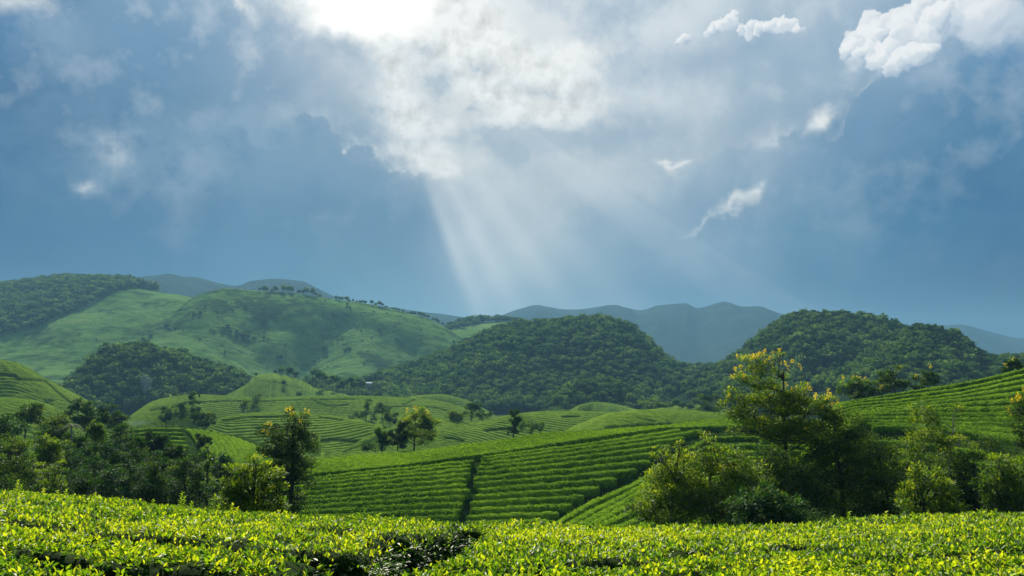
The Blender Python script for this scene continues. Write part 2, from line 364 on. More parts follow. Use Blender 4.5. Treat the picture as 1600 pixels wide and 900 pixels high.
M['white_roof'] = surf_mat('white_roof', [(0.3, (.62, .63, .62)), (0.7, (.78, .78, .76))], 0.8, 4, rough=0.5, bump=0.1)
M['plaster'] = surf_mat('plaster', [(0.3, (.42, .40, .36)), (0.7, (.56, .54, .49))], 0.8, 4, bump=0.1)
M['dark_opening'] = surf_mat('dark_opening', [(0.3, (.02, .02, .022)), (0.7, (.03, .03, .03))], 1, 2, bump=0.0)
M['path_soil'] = surf_mat('path_soil', [(0.3, (.26, .18, .12)), (0.7, (.42, .32, .23))], 1.5, 5, bump=0.4)

# ------------------------------------------------------------------ terrain
def herm(y, Yn, Zn):
    """piecewise monotone-ish cubic in y over node columns; Yn, Zn: (k, n)"""
    k = Yn.shape[0]
    dz = (Zn[1:] - Zn[:-1]) / np.maximum(Yn[1:] - Yn[:-1], 1e-3)
    mm = np.zeros_like(Zn)
    mm[0] = dz[0] * .3; mm[-1] = dz[-1] * .3
    for i in range(1, k - 1):
        s = dz[i - 1] * dz[i]
        mm[i] = np.where(s > 0, 2 * s / np.where(np.abs(dz[i - 1] + dz[i]) < 1e-9, 1e-9, dz[i - 1] + dz[i]), 0)
    out = np.full(y.shape, np.nan)
    for i in range(k - 1):
        h = np.maximum(Yn[i + 1] - Yn[i], 1e-3); t = (y - Yn[i]) / h
        z = ((2 * t**3 - 3 * t**2 + 1) * Zn[i] + (t**3 - 2 * t**2 + t) * h * mm[i]
             + (-2 * t**3 + 3 * t**2) * Zn[i + 1] + (t**3 - t**2) * h * mm[i + 1])
        out = np.where((t >= 0) & (t <= 1), z, out)
    return out
HILLS = []
class Hill:
    """A hill lofted through curves that run across the valley, nearest first.  Curve = [(px, py, Y)...]
    read off the photograph and turned into world points, or ('z', dY, z) = offset from the ridge curve."""
    def __init__(s, curves, ridge, amp=0.0, nscale=40, seed=0, extra=None, sink=0.0):
        s.c = []; R = None; s.extra = extra; s.sink = sink
        for cv in curves:
            if isinstance(cv[0], str): s.c.append(cv); continue
            a = []; Y = []; Z = []
            for px, py, yy in cv:
                w = P(px, py, yy); a.append(w[0] / w[1]); Y.append(yy); Z.append(w[2])
            s.c.append((np.array(a), np.array(Y, float), np.array(Z)))
        s.r = ridge; s.amp = amp; s.ns = nscale; s.seed = seed
        ra = s.c[ridge][0]; s.a0, s.a1 = ra.min(), ra.max()
        HILLS.append(s)
    def interp(s, a, xs, ys):
        # smooth (pchip-like) interpolation across the valley
        if len(xs) < 3: return np.interp(a, xs, ys)
        d = np.diff(ys) / np.diff(xs); mm = np.zeros_like(ys)
        mm[1:-1] = np.where(d[:-1] * d[1:] > 0, 2 * d[:-1] * d[1:] / (d[:-1] + d[1:] + 1e-12), 0); mm[0] = d[0]; mm[-1] = d[-1]
        i = np.clip(np.searchsorted(xs, a) - 1, 0, len(xs) - 2); h = xs[i + 1] - xs[i]; t = np.clip((a - xs[i]) / h, 0, 1)
        return ((2*t**3 - 3*t**2 + 1) * ys[i] + (t**3 - 2*t**2 + t) * h * mm[i] + (-2*t**3 + 3*t**2) * ys[i+1] + (t**3 - t**2) * h * mm[i+1])
    def nodes(s, a):
        rY = s.interp(a, s.c[s.r][0], s.c[s.r][1]); rZ = s.interp(a, s.c[s.r][0], s.c[s.r][2])
        Ys = []; Zs = []
        for c in s.c:
            if isinstance(c[0], str): Ys.append(rY + c[1]); Zs.append(np.minimum(rZ - 0.2, np.full_like(rZ, c[2])) if c[0] == 'z' else rZ + c[2])
            else: Ys.append(s.interp(a, c[0], c[1])); Zs.append(s.interp(a, c[0], c[2]))
        return np.array(Ys), np.array(Zs)
    def z(s, x, y):
        x = np.asarray(x, float); y = np.asarray(y, float)
        a = x / np.maximum(y, 1); Yn, Zn = s.nodes(a)
        z = herm(y, Yn, Zn)
        z = np.where((a < s.a0) | (a > s.a1), np.nan, z)
        top = Zn[s.r]
        if s.amp:
            w = np.clip((y - Yn[0]) / np.maximum(Yn[s.r] - Yn[0], 1), 0, 1)
            z = z + s.amp * fbm(x, y, s.ns, 4, s.seed) * np.clip(4 * w, 0, 1) * (1 - 0.75 * smst(w, .75, 1.0) * (y < Yn[s.r] + 1))
        if s.extra is not None: z = z + s.extra(x, y, a, Yn, s.r)
        return z
    def build(s, name, mat, na, nb, kind='structure', attr=None, furrow=None, tlo=0.0, smooth=True, cuts=()):
        a = np.linspace(s.a0, s.a1, na); Yn, Zn = s.nodes(a)
        t = np.linspace(tlo, 1, nb)[:, None]
        Y = Yn[0][None] + (Yn[-1] - Yn[0])[None] * t
        A = np.broadcast_to(a, Y.shape); X = A * Y
        Z = s.z(X, Y * 0.999999 + 1e-5) ; Z = np.where(np.isnan(Z), Zn[0][None], Z) - s.sink
        at = {}
        if furrow is not None:
            segs = []
            for pl in cuts:
                q = np.array(pl, float); pp = np.linspace(0, len(q) - 1, 3 * (len(q) - 1) + 1)
                cx, cy, ok = cast(s, np.interp(pp, range(len(q)), q[:, 0]), np.interp(pp, range(len(q)), q[:, 1]))
                segs += [(cx[i], cy[i], cx[i + 1], cy[i + 1]) for i in range(len(pp) - 1) if ok[i] and ok[i + 1]]
            gp, dz = furrow(X, Y, segs); Z = Z + dz; at['gap'] = gp.ravel()
        if attr is not None: at.update({k: f(X, Y, A).ravel() for k, f in attr.items()})
        # apron: carry every edge on down to the ground around it at a natural slope
        c0, c1 = X[:, :1] / Y[:, :1], X[:, -1:] / Y[:, -1:]
        dl = np.maximum(Z[:, :1] - G0(X[:, :1], Y[:, :1]), 0) + 1.5; dr = np.maximum(Z[:, -1:] - G0(X[:, -1:], Y[:, -1:]), 0) + 1.5
        X = np.hstack([X[:, :1] - dl * 1.6, X, X[:, -1:] + dr * 1.6]); Y = np.hstack([Y[:, :1], Y, Y[:, -1:]]); Z = np.hstack([Z[:, :1] - dl, Z, Z[:, -1:] - dr])
        df = np.maximum(Z[:1] - G0(X[:1], Y[:1]), 0) + 1.5
        k = np.clip((Y[:1] - df * 1.3) / Y[:1], .3, 1)
        X = np.vstack([X[:1] * k, X]); Z = np.vstack([Z[:1] - df, Z]); Y = np.vstack([Y[:1] * k, Y])
        for kk in list(at):
            q = at[kk].reshape(nb, na); q = np.hstack([q[:, :1], q, q[:, -1:]]); at[kk] = np.vstack([q[:1], q]).ravel()
        na += 2; nb += 1
        V = np.stack([X, Y, Z], -1).reshape(-1, 3)
        i = np.arange(nb - 1)[:, None] * na + np.arange(na - 1)[None]
        Q = np.stack([i, i + 1, i + na + 1, i + na], -1).reshape(-1, 4)
        o = obj(name, mesh(name, V, Q=Q, mats=[mat], attrs=at, smooth=smooth)); tag(o, kind=kind)
        s.obj = o
        return o
def cast(h, px, py, y0=None, y1=None, n=420):
    """where the view through a photograph point meets hill h (plan position)"""
    px = np.atleast_1d(np.asarray(px, float)); py = np.atleast_1d(np.asarray(py, float)) + 0 * px
    dx, dy, dz = ray(px, py); a = dx / dy; Yn, Zn = h.nodes(a)
    lo = Yn[0]; hi = Yn[h.r] * 1.02
    t = np.linspace(0, 1, n)[:, None]; Y = lo + (hi - lo) * t
    zr = HZ + dz / dy * Y; zh = h.z(a * Y, Y)
    hit = (zh >= zr); k = np.where(hit.any(0), hit.argmax(0), -1)
    ok = k >= 0; kk = np.where(ok, k, n - 1)
    Yh = Y[kk, np.arange(len(px))]
    return a * Yh, Yh, ok

# furrows between the tea rows of farther hills: real grooves in the hill's mesh
def furrows(angle, spacing, depth=0.5, curve=0.0, warp=1.0, cx=0, cy=0, radial=False, cuts=()):
    ca, sa = cos(radians(angle)), sin(radians(angle))
    def f(X, Y, segs=()):
        wob = warp * fbm(X, Y, 22, 3, 5)
        if radial: u = (np.hypot(X - cx, Y - cy)) / spacing
        else: u = ((X - cx) * ca + (Y - cy) * sa + curve * ((X - cx) * sa - (Y - cy) * ca) ** 2 / 100 + wob) / spacing
        fr = np.abs((u % 1.0) - 0.5) * 2        # 1 at the gap
        g = smst(fr, 0.62, 0.95)
        g2 = smst(fbm(X, Y, 14, 2, 9), .36, .5) * .6
        g = g * (1 - g2)
        for (x0, y0, x1, y1) in segs:
            L2 = (x1 - x0) ** 2 + (y1 - y0) ** 2 + 1e-6; tt = np.clip(((X - x0) * (x1 - x0) + (Y - y0) * (y1 - y0)) / L2, 0, 1)
            dd = np.hypot(X - x0 - tt * (x1 - x0), (Y - y0 - tt * (y1 - y0)) * .6); g = np.maximum(g, 1.1 * (1 - smst(dd, .35, 1.0)))
        return np.clip(g, 0, 1) * 0.72, -depth * g + 0.12 * fbm(X, Y, 1.3, 2, 3)
    return f

# near ground ------------------------------------------------------
TC = 0.51
_sk = [(-200, 765), (0, 768), (100, 772), (200, 785), (300, 795), (400, 804), (500, 807), (600, 808), (690, 817), (740, 824), (800, 821), (900, 822), (1000, 826), (1100, 825), (1200, 823), (1300, 815), (1400, 808), (1500, 803), (1600, 801), (1800, 800)]
_ye = [(-200, 20), (0, 19), (300, 17), (600, 15), (740, 13.5), (1000, 13.5), (1300, 15), (1600, 17), (1800, 18)]
def a_of(px, py=820): x, y, z = ray(px, py); return x / y
_ska = np.array([a_of(p) for p, _ in _sk]); _yea = np.array([a_of(p) for p, _ in _ye])
_yev = np.array([q for _, q in _ye], float)
def yend(a): return np.interp(a, _yea, _yev)
def _off(px, py): x, y, z = ray(px, py); return -z / y
_skm = np.array([_off(p, q) - TC / float(yend(a_of(p))) for p, q in _sk])
_aa = np.linspace(_ska[0], _ska[-1], 80); _mm = np.interp(_aa, _ska, _skm)
_mm = np.convolve(np.pad(_mm, 3, 'edge'), np.ones(7) / 7, 'valid')
def slope_m(a): return np.interp(a, _aa, _mm)
def tea_top(x, y):
    a = np.asarray(x) / np.maximum(y, 4.5); ye = yend(a)
    z = HZ - (TC + slope_m(a) * y)
    over = np.maximum(y - ye, 0)
    return z - np.where(over < 4, 0.075 * over**2, 1.2 + (over - 4) * 0.6)
def G0(x, y):
    """ground outside the built hills"""
    d = np.hypot(x, y)
    v = np.interp(d, [0, 45, 60, 90, 130, 170, 260, 400, 600, 20000], [29, 28, 27.5, 26.5, 24, 21, 14, 7, 0, 0])
    return v + fbm(x, y, 60, 3, 2) * np.interp(d, [40, 400], [0.8, 4])
def near_z(x, y):
    return np.maximum(np.where(y > 0, tea_top(x, y), tea_top(x, 0 * y) - y * 0.02) - 0.85, G0(x, y))

# ------------------------------------------------------------------ the land, near to far
def grid_obj(name, xs, ys, zf, mat, kind='structure', attrs=None):
    Xg, Yg = np.meshgrid(xs, ys); Z = zf(Xg, Yg)
    n = len(xs); i = np.arange(len(ys) - 1)[:, None] * n + np.arange(n - 1)[None]
    Q = np.stack([i, i + 1, i + n + 1, i + n], -1).reshape(-1, 4)
    at = {k: f(Xg, Yg).ravel() for k, f in (attrs or {}).items()}
    o = obj(name, mesh(name, np.stack([Xg, Yg, Z], -1).reshape(-1, 3), Q=Q, mats=[mat], smooth=True, attrs=at)); tag(o, kind=kind); return o
def spread(a, b, n, p=1.0):
    t = np.linspace(-1, 1, n); return (a + b) / 2 + (b - a) / 2 * np.sign(t) * np.abs(t) ** p
xs = np.concatenate([np.linspace(-5200, -420, 60), np.linspace(-400, 400, 200), np.linspace(420, 5200, 60)])
ys = np.concatenate([np.linspace(-500, 55, 12), np.linspace(60, 700, 170), np.linspace(720, 5600, 80)])
ground = grid_obj('valley_ground', xs, ys, lambda x, y: G0(x, y) - np.where(y < 60, 3, 0), M['valley'])
grid_obj('near_slope', np.linspace(-60, 60, 160), np.linspace(-40, 62, 150), near_z, M['soil_grass'])

def H(c, r, **k): return Hill(c, r, **k)
# main tea hill: foot, cross path, crest, back
main_hill = H([[(230,852,68),(480,852,77),(800,852,80),(1000,852,82),(1340,850,86)],
               [(230,832,70),(300,805,75),(340,790,79),(400,768,86),(494,742,92),(612,729,96),(697,718,98),(775,708,101),(815,702,104),(900,688,111),(1040,668,127),(1200,668,137),(1340,694,127)],
               [(230,818,72),(300,787,78),(340,769,82),(400,748,90),(480,723,98),(560,713,103),(640,707,107),(700,698,110),(800,685,115),(880,669,123),(960,662,131),(1040,658,138),(1110,654,142),(1200,656,145),(1280,668,140),(1340,690,130)],
               ('z', 10, 29), ('z', 45, 20)], 2, amp=0.12, nscale=14, seed=3, sink=0.7)
side_hill = H([[(820,870,58),(1000,870,58),(1200,880,55),(1400,880,55)],
               [(838,836,70),(870,812,74),(930,774,83),(1000,741,93),(1060,700,106),(1110,680,113),(1170,674,118),(1250,678,118),(1330,692,112),(1400,720,100)],
               ('r', 3, -0.9), ('z', 12, 24)], 1, amp=0.35, nscale=12, seed=8, sink=0.6)
right_hill = H([[(1180,900,46),(1340,870,46),(1500,860,46),(1900,860,46)],
                [(1180,760,76),(1300,715,84),(1340,692,90),(1420,694,88),(1500,704,84),(1600,718,78),(1900,740,60)],
                [(1180,752,78),(1300,704,87),(1340,681,93),(1420,686,91),(1500,694,87),(1600,708,81),(1900,730,63)],
                [(1180,748,78.6),(1300,692,87.8),(1340,668,93.8),(1420,671,91.8),(1500,680,87.8),(1600,693,81.8),(1900,715,63.8)],
                [(1180,747,80),(1240,716,104),(1284,664,118),(1310,629,122),(1400,614,120),(1500,596,116),(1600,571,112),(1700,548,108),(1900,530,100)],
                ('z', 14, 38), ('z', 60, 26)], 4, amp=0.1, nscale=14, seed=5, sink=0.7)
crest_hill = H([('z', -60, 22), [(830,700,170),(872,680,176),(900,665,182),(960,645,190),(1020,640,195),(1110,644,198),(1180,652,198),(1260,665,195),(1330,700,190)], ('z', 50, 16)], 1, amp=0.2, nscale=20, seed=4)
fan_hill = H([[(100,775,125),(170,765,128),(300,765,132),(420,760,136),(470,760,138)],
              [(100,715,150),(150,685,164),(190,670,170),(230,666,172),(280,665,174),(330,670,174),(370,680,172),(410,697,166),(450,712,160),(500,730,150)], ('z', 12, 28), ('z', 50, 15)], 1, amp=0.1, nscale=14, seed=6, sink=0.6)
low_hill = H([('z', -25, 20), [(440,735,128),(480,716,132),(530,711,136),(600,706,140),(650,705,142),(700,705,142),(760,712,138)], ('z', 14, 18)], 1, amp=0.1, seed=11)
green_hill = H([[(320,712,222),(480,706,224),(600,708,220),(700,715,210)],
                [(310,690,225),(340,657,250),(360,650,258),(400,645,262),(440,644,264),(500,648,262),(560,658,250),(600,669,238),(640,690,215)], ('z', 60, 16)], 1, amp=0.2, nscale=20, seed=9)
round_hill = H([[(470,745,158),(540,728,168),(600,716,184),(660,708,205),(720,704,222),(800,702,238),(1000,700,245)],
                [(500,722,180),(540,705,190),(590,676,215),(620,667,235),(660,658,255),(700,656,262),(740,660,262),(770,655,268),(800,648,275),(850,643,285),(900,642,290),(950,645,290),(1010,650,285),(1060,670,270)], ('z', 60, 14)], 1, amp=0.2, nscale=20, seed=10)
band_hill = H([[(190,672,318),(400,657,368),(700,660,362),(800,672,345)],
               [(180,670,330),(215,643,345),(240,627,370),(265,620,385),(300,616,400),(340,617,405),(380,620,410),(420,621,415),(500,618,425),(560,618,425),(620,620,420),(680,625,410),(725,637,400),(770,660,380)], ('z', 80, 6)], 1, amp=0.5, nscale=40, seed=12)
spur_hill = H([('z', -40, 12), [(190,665,262),(215,652,268),(240,643,274),(275,632,280),(310,638,276),(330,655,268)], ('z', 30, 10)], 1, amp=0.2, seed=13)
left_hill = H([[(-200,680,262),(0,672,272),(150,668,290)], [(-300,545,300),(-100,556,310),(0,562,320),(25,566,322),(45,575,325),(70,590,328),(100,606,330),(130,622,330),(160,645,320)], ('z', 90, 5)], 1, amp=0.3, nscale=30, seed=14)
left_low = H([('z', -60, 16), [(-200,622,225),(0,621,230),(30,622,232),(60,627,232),(90,638,230),(115,655,222)], ('z', 40, 12)], 1, amp=0.2, seed=15)
mound_hill = H([('z', -120, 2), [(340,625,520),(385,600,560),(400,586,590),(430,583,600),(460,590,600),(490,603,590),(560,622,560),(620,640,540)], ('z', 100, 0)], 1, amp=0.6, nscale=40, seed=16)
bright_hill = H([('z', -50, 4), [(880,650,460),(905,633,480),(930,628,500),(960,631,500),(1000,640,490),(1060,634,480),(1090,633,480),(1110,637,480),(1180,645,470)], ('z', 60, 0)], 1, amp=0.3, seed=17)
pale_hill = H([('z', -40, 3), [(560,636,480),(600,632,500),(660,617,540),(690,616,545),(720,622,540),(760,640,510)], ('z', 60, 0)], 1, amp=0.3, seed=18)
def gully(A, sx, seed, lean=.5):
    def f(x, y, a, Yn, r):
        w = np.clip((y - Yn[0]) / np.maximum(Yn[r] - Yn[0], 1), 0, 1)
        u = x + lean * (y - Yn[r]) + 30 * fbm(x, y, 150, 3, seed + 1)
        g = 2 * vnoise(u / sx, y / (sx * 4), seed) + .7 * vnoise(u / (sx * .4), y / (sx * 1.6), seed + 5) + .12 * vnoise(u / (sx * .15), y / (sx * .5), seed + 7)
        return A * (g - .3) * np.sin(pi * w) ** 0.8 * (y < Yn[r])
    return f
knoll = H([('z', -110, 1), [(60,640,560),(110,612,580),(150,572,600),(180,560,615),(210,556,620),(260,563,630),(320,576,640),(360,590,640),(385,605,640),(420,625,620),(460,645,600)], ('z', 110, 0)], 1, amp=2, nscale=50, seed=19)
left_ridge = H([[(-700,620,620),(0,600,700),(200,600,760),(330,600,780)], [(-700,480,1100),(-300,470,1200),(-100,458,1280),(0,451,1300),(50,444,1300),(100,438,1300),(150,441,1300),(200,446,1290),(240,456,1280),(290,463,1260),(330,475,1230),(370,510,1150)], ('z', 500, 0)], 1, amp=7, nscale=180, seed=20, extra=gully(9, 190, 40))
def carved(lines, base):
    """valleys cut along plan polylines (x, y), each with depth and half-width"""
    def f(x, y, a, Yn, r):
        z = base(x, y, a, Yn, r); w = np.clip((y - Yn[0]) / np.maximum(Yn[r] - Yn[0], 1), 0, 1)
        wx = x + 22 * fbm(x, y, 90, 3, 71)
        for pts, dep, hw in lines:
            d2 = np.full(np.shape(x), 1e9)
            for (x0, y0), (x1, y1) in zip(pts[:-1], pts[1:]):
                L2 = (x1 - x0) ** 2 + (y1 - y0) ** 2; t = np.clip(((wx - x0) * (x1 - x0) + (y - y0) * (y1 - y0)) / L2, 0, 1)
                d2 = np.minimum(d2, np.hypot(wx - x0 - t * (x1 - x0), y - y0 - t * (y1 - y0)))
            z = z - dep / (1 + (d2 / hw) ** 2) * np.sin(pi * np.clip(w, 0, 1)) ** .6 * (y < Yn[r])
        return z
    return f
def gy_(px, py): Y = 1125 - (py - 455) * 2.1; x, y, z = ray(px, py); return (float(x / y * Y), Y)
VAL = [([gy_(*q) for q in pl], d, w) for pl, d, w in (([(535,478),(508,508),(470,548),(452,590)], 26, 34), ([(640,496),(652,528),(668,572)], 17, 26), ([(372,462),(380,500),(400,545),(410,590)], 15, 30), ([(585,480),(600,520),(560,590)], 9, 22), ([(300,468),(268,505),(236,545)], 14, 22), ([(440,462),(436,500)], 9, 20))]
grass_hill = H([[(100,605,720),(300,600,800),(500,600,830),(800,600,850)],
                [(170,575,860),(215,545,920),(240,522,970),(270,492,1040),(300,466,1090),(330,456,1110),(355,452,1120),(400,457,1130),(450,460,1140),(500,467,1150),(560,475,1160),(620,487,1170),(660,497,1180),(690,508,1180),(715,523,1160),(750,550,1100),(790,590,1000)], ('z', 500, 0)], 1, amp=7, nscale=160, seed=21, extra=carved(VAL, gully(12, 170, 50, .55)))
strip_hill = H([('z', -420, 5), [(640,560,1250),(690,522,1300),(710,511,1320),(740,505,1340),(790,502,1350),(830,510,1350),(900,530,1350),(1000,560,1300)], ('z', 300, 0)], 1, amp=5, nscale=120, seed=22, extra=gully(10, 120, 60))
forest_hill = H([[(470,640,600),(600,640,610),(860,650,610),(1000,645,600),(1150,645,600)],
                 [(470,612,700),(560,603,760),(600,590,800),(660,573,830),(700,556,850),(740,537,860),(780,518,870),(820,513,870),(880,510,870),(930,508,870),(970,516,870),(1000,532,860),(1030,556,850),(1060,574,840),(1100,580,830),(1150,577,830),(1220,580,820),(1300,600,800)], ('z', 220, 0)], 1, amp=6, nscale=90, seed=23, extra=gully(8, 90, 70))
grove_mound = H([('z', -70, 3), [(850,648,560),(880,625,580),(920,606,600),(955,606,600),(985,622,590),(1010,645,570)], ('z', 60, 0)], 1, amp=1.5, nscale=30, seed=24)
east_forest = H([[(1050,640,480),(1250,630,490),(1500,625,500),(1900,625,500)],
                 [(1050,625,600),(1100,595,640),(1150,568,670),(1190,534,690),(1230,508,700),(1260,499,700),(1300,502,700),(1350,506,700),(1400,518,690),(1440,535,680),(1500,560,660),(1600,575,650),(1900,575,640)], ('z', 200, 0)], 1, amp=4, nscale=70, seed=25, extra=gully(7, 70, 80))
east_spur = H([[(1250,640,400),(1500,630,410),(1800,630,420)], [(1260,620,500),(1330,580,530),(1380,544,550),(1410,529,555),(1435,524,558),(1480,531,558),(1510,546,552),(1540,566,545),(1570,572,540),(1650,570,530),(1800,590,520)], ('z', 90, 0)], 1, amp=3, nscale=60, seed=26, extra=gully(5, 60, 90))
mt_left = H([('z', -900, 0), [(-900,473,2600),(-300,453,2600),(0,458,2600),(200,450,2600),(245,444,2600),(270,438,2600),(300,437,2600),(340,445,2620),(370,450,2650),(390,443,2700),(430,440,2700),(470,442,2700),(500,455,2750),(550,474,2800),(600,479,2900),(650,487,3000),(700,493,3050),(760,499,3100),(850,518,3100)], ('z', 700, 0)], 1, amp=11, nscale=300, seed=27, extra=gully(110, 420, 100))
mt_mid = H([('z', -900, 0), [(700,505,3600),(760,500,3600),(810,489,3600),(850,480,3600),(880,484,3600),(920,484,3550),(970,480,3500),(1000,485,3450),(1030,477,3400),(1070,475,3400),(1090,484,3400),(1130,479,3350),(1160,486,3300),(1190,482,3300),(1225,493,3250),(1300,510,3200),(1400,530,3200)], ('z', 700, 0)], 1, amp=11, nscale=300, seed=28, extra=gully(120, 420, 110))
mt_right = H([('z', -900, 0), [(1250,530,3500),(1400,515,3700),(1470,509,3800),(1500,507,3800),(1540,516,3800),(1600,529,3800),(1750,515,3800),(2100,490,3800),(2600,500,3800)], ('z', 700, 0)], 1, amp=11, nscale=300, seed=29, extra=gully(120, 420, 120))

CUTS = {'green_tea_hill': [[(350,656),(385,652),(440,650)],[(500,651),(518,653),(534,656)],[(404,668),(430,664)],[(480,690),(520,686),(560,690)]],
        'round_tea_hill': [[(540,704),(562,696),(585,685),(602,677),(616,670)],[(696,683),(712,685),(724,688)],[(880,651),(905,650)],[(760,672),(800,668)],[(640,690),(600,694)]],
        'tea_band_hill': [[(486,621),(496,628),(510,633),(528,634),(545,631)],[(596,636),(640,634),(680,636),(704,643)],[(236,640),(290,629),(360,626),(404,627)],[(404,627),(470,624),(560,623)],[(630,632),(648,624)],[(404,627),(392,640),(380,650)]],
        'left_tea_hill': [[(0,584),(22,586),(28,592),(70,594)],[(70,594),(100,620),(140,650)],[(40,640),(80,625)]],
        'tea_crest': [[(950,668),(1000,664),(1050,662)],[(1000,652),(1014,655),(1020,657)]],
        'tea_mound': [[(392,592),(430,597),(470,606)]]}
tea_hill_o = main_hill.build('tea_hill', M['soil_grass'], 260, 150)
side_hill_o = side_hill.build('tea_side_slope', M['soil_grass'], 150, 110)
right_hill_o = right_hill.build('tea_terrace_hill', M['soil_grass'], 200, 180)
fan_hill_o = fan_hill.build('tea_fan_hill', M['soil_grass'], 160, 120)
for h, nm, na, nb, fu in ((crest_hill, 'tea_crest', 200, 260, furrows(60, 1.9, .35)), (low_hill, 'low_tea_rise', 140, 120, furrows(70, 1.8, .35)),
                          (green_hill, 'green_tea_hill', 200, 300, furrows(82, 2.5, .5, .15)), (round_hill, 'round_tea_hill', 330, 280, furrows(76, 2.5, .5, .1)),
                          (band_hill, 'tea_band_hill', 360, 230, furrows(80, 3.2, .6, .1)), (spur_hill, 'tea_spur', 140, 200, furrows(30, 2.2, .4, .3)),
                          (left_hill, 'left_tea_hill', 200, 260, furrows(75, 3.0, .55, .2)), (left_low, 'left_low_tea_rise', 140, 160, furrows(80, 2.2, .4)),
                          (mound_hill, 'tea_mound', 160, 120, None), (bright_hill, 'tea_field', 200, 100, None), (pale_hill, 'pale_field_rise', 120, 90, None)):
    h.build(nm, M['tea_slope'], na, nb, furrow=fu or furrows(80, 3.4, .4), cuts=CUTS.get(nm, ()))
bush = lambda x, y, a: smst(fbm(x, y, 55, 5, 31) + 0.5 * fbm(x, y, 8, 3, 33), .22, .42) * .8
left_ridge.build('grassy_ridge', M['grass_hill'], 260, 150, attr={'gap': bush})
grass_hill.build('grassy_hill', M['grass_hill'], 360, 220, attr={'gap': bush})
strip_hill.build('grassy_saddle_hill', M['grass_hill'], 120, 80, attr={'gap': bush})
for h, nm in ((knoll, 'wooded_knoll'), (forest_hill, 'forest_hill'), (grove_mound, 'grove_mound'), (east_forest, 'east_forest_hill'), (east_spur, 'east_forest_spur')):
    h.build(nm, M['forest_floor'], 180, 90)
for h, nm in ((mt_left, 'left_mountain'), (mt_mid, 'middle_mountain'), (mt_right, 'right_mountain')):
    h.build(nm, M['mountain'], 300, 110)
def Hz(x, y):
    """top of the built ground at plan points"""
    x = np.atleast_1d(np.asarray(x, float)); y = np.atleast_1d(np.asarray(y, float))
    z = G0(x, y)
    nz = (y < 62) & (np.abs(x) < 60); z = np.where(nz, near_z(x, y), z)
    for h in HILLS:
        k = h.z(x, y) - h.sink; z = np.where(np.isnan(k), z, np.fmax(z, k))
    return z

# ------------------------------------------------------------------ leaves
def unit(v): return v / np.maximum(np.linalg.norm(v, axis=-1, keepdims=True), 1e-9)
def leaf_geo(C, D, Nn, L, W, fold=0.15, six=False):
    """folded leaves: base C, axis D, upper side Nn, length L, width W -> verts, tris (tone repeats per leaf)"""
    D = unit(D); S = unit(np.cross(D, Nn)); Nn = np.cross(S, D)
    L = np.broadcast_to(L, len(C))[:, None]; W = np.broadcast_to(W, len(C))[:, None]
    if not six:
        V = np.stack([C, C + D * L * .5 + S * W * .5 + Nn * W * fold, C + D * L, C + D * L * .5 - S * W * .5 + Nn * W * fold], 1)
        b = np.arange(len(C))[:, None] * 4
        T = np.concatenate([b + [0, 1, 2], b + [0, 2, 3]], 1).reshape(-1, 3); k = 4
    else:
        mid = C + D * L * .55 - Nn * L * .03; tip = C + D * L - Nn * L * .16
        V = np.stack([C, C + D * L * .32 + S * W * .5 + Nn * W * fold, C + D * L * .68 + S * W * .36 + Nn * (W * fold - L * .04), tip,
                      C + D * L * .68 - S * W * .36 + Nn * (W * fold - L * .04), C + D * L * .32 - S * W * .5 + Nn * W * fold], 1)
        b = np.arange(len(C))[:, None] * 6
        T = np.concatenate([b + [0, 1, 2], b + [0, 2, 3], b + [0, 3, 4], b + [0, 4, 5]], 1).reshape(-1, 3); k = 6
    return V.reshape(-1, 3), T, k
def rdir(n, up=0.0, spread_=1.0):
    v = rng.normal(size=(n, 3)) * spread_; v[:, 2] += up; return unit(v)

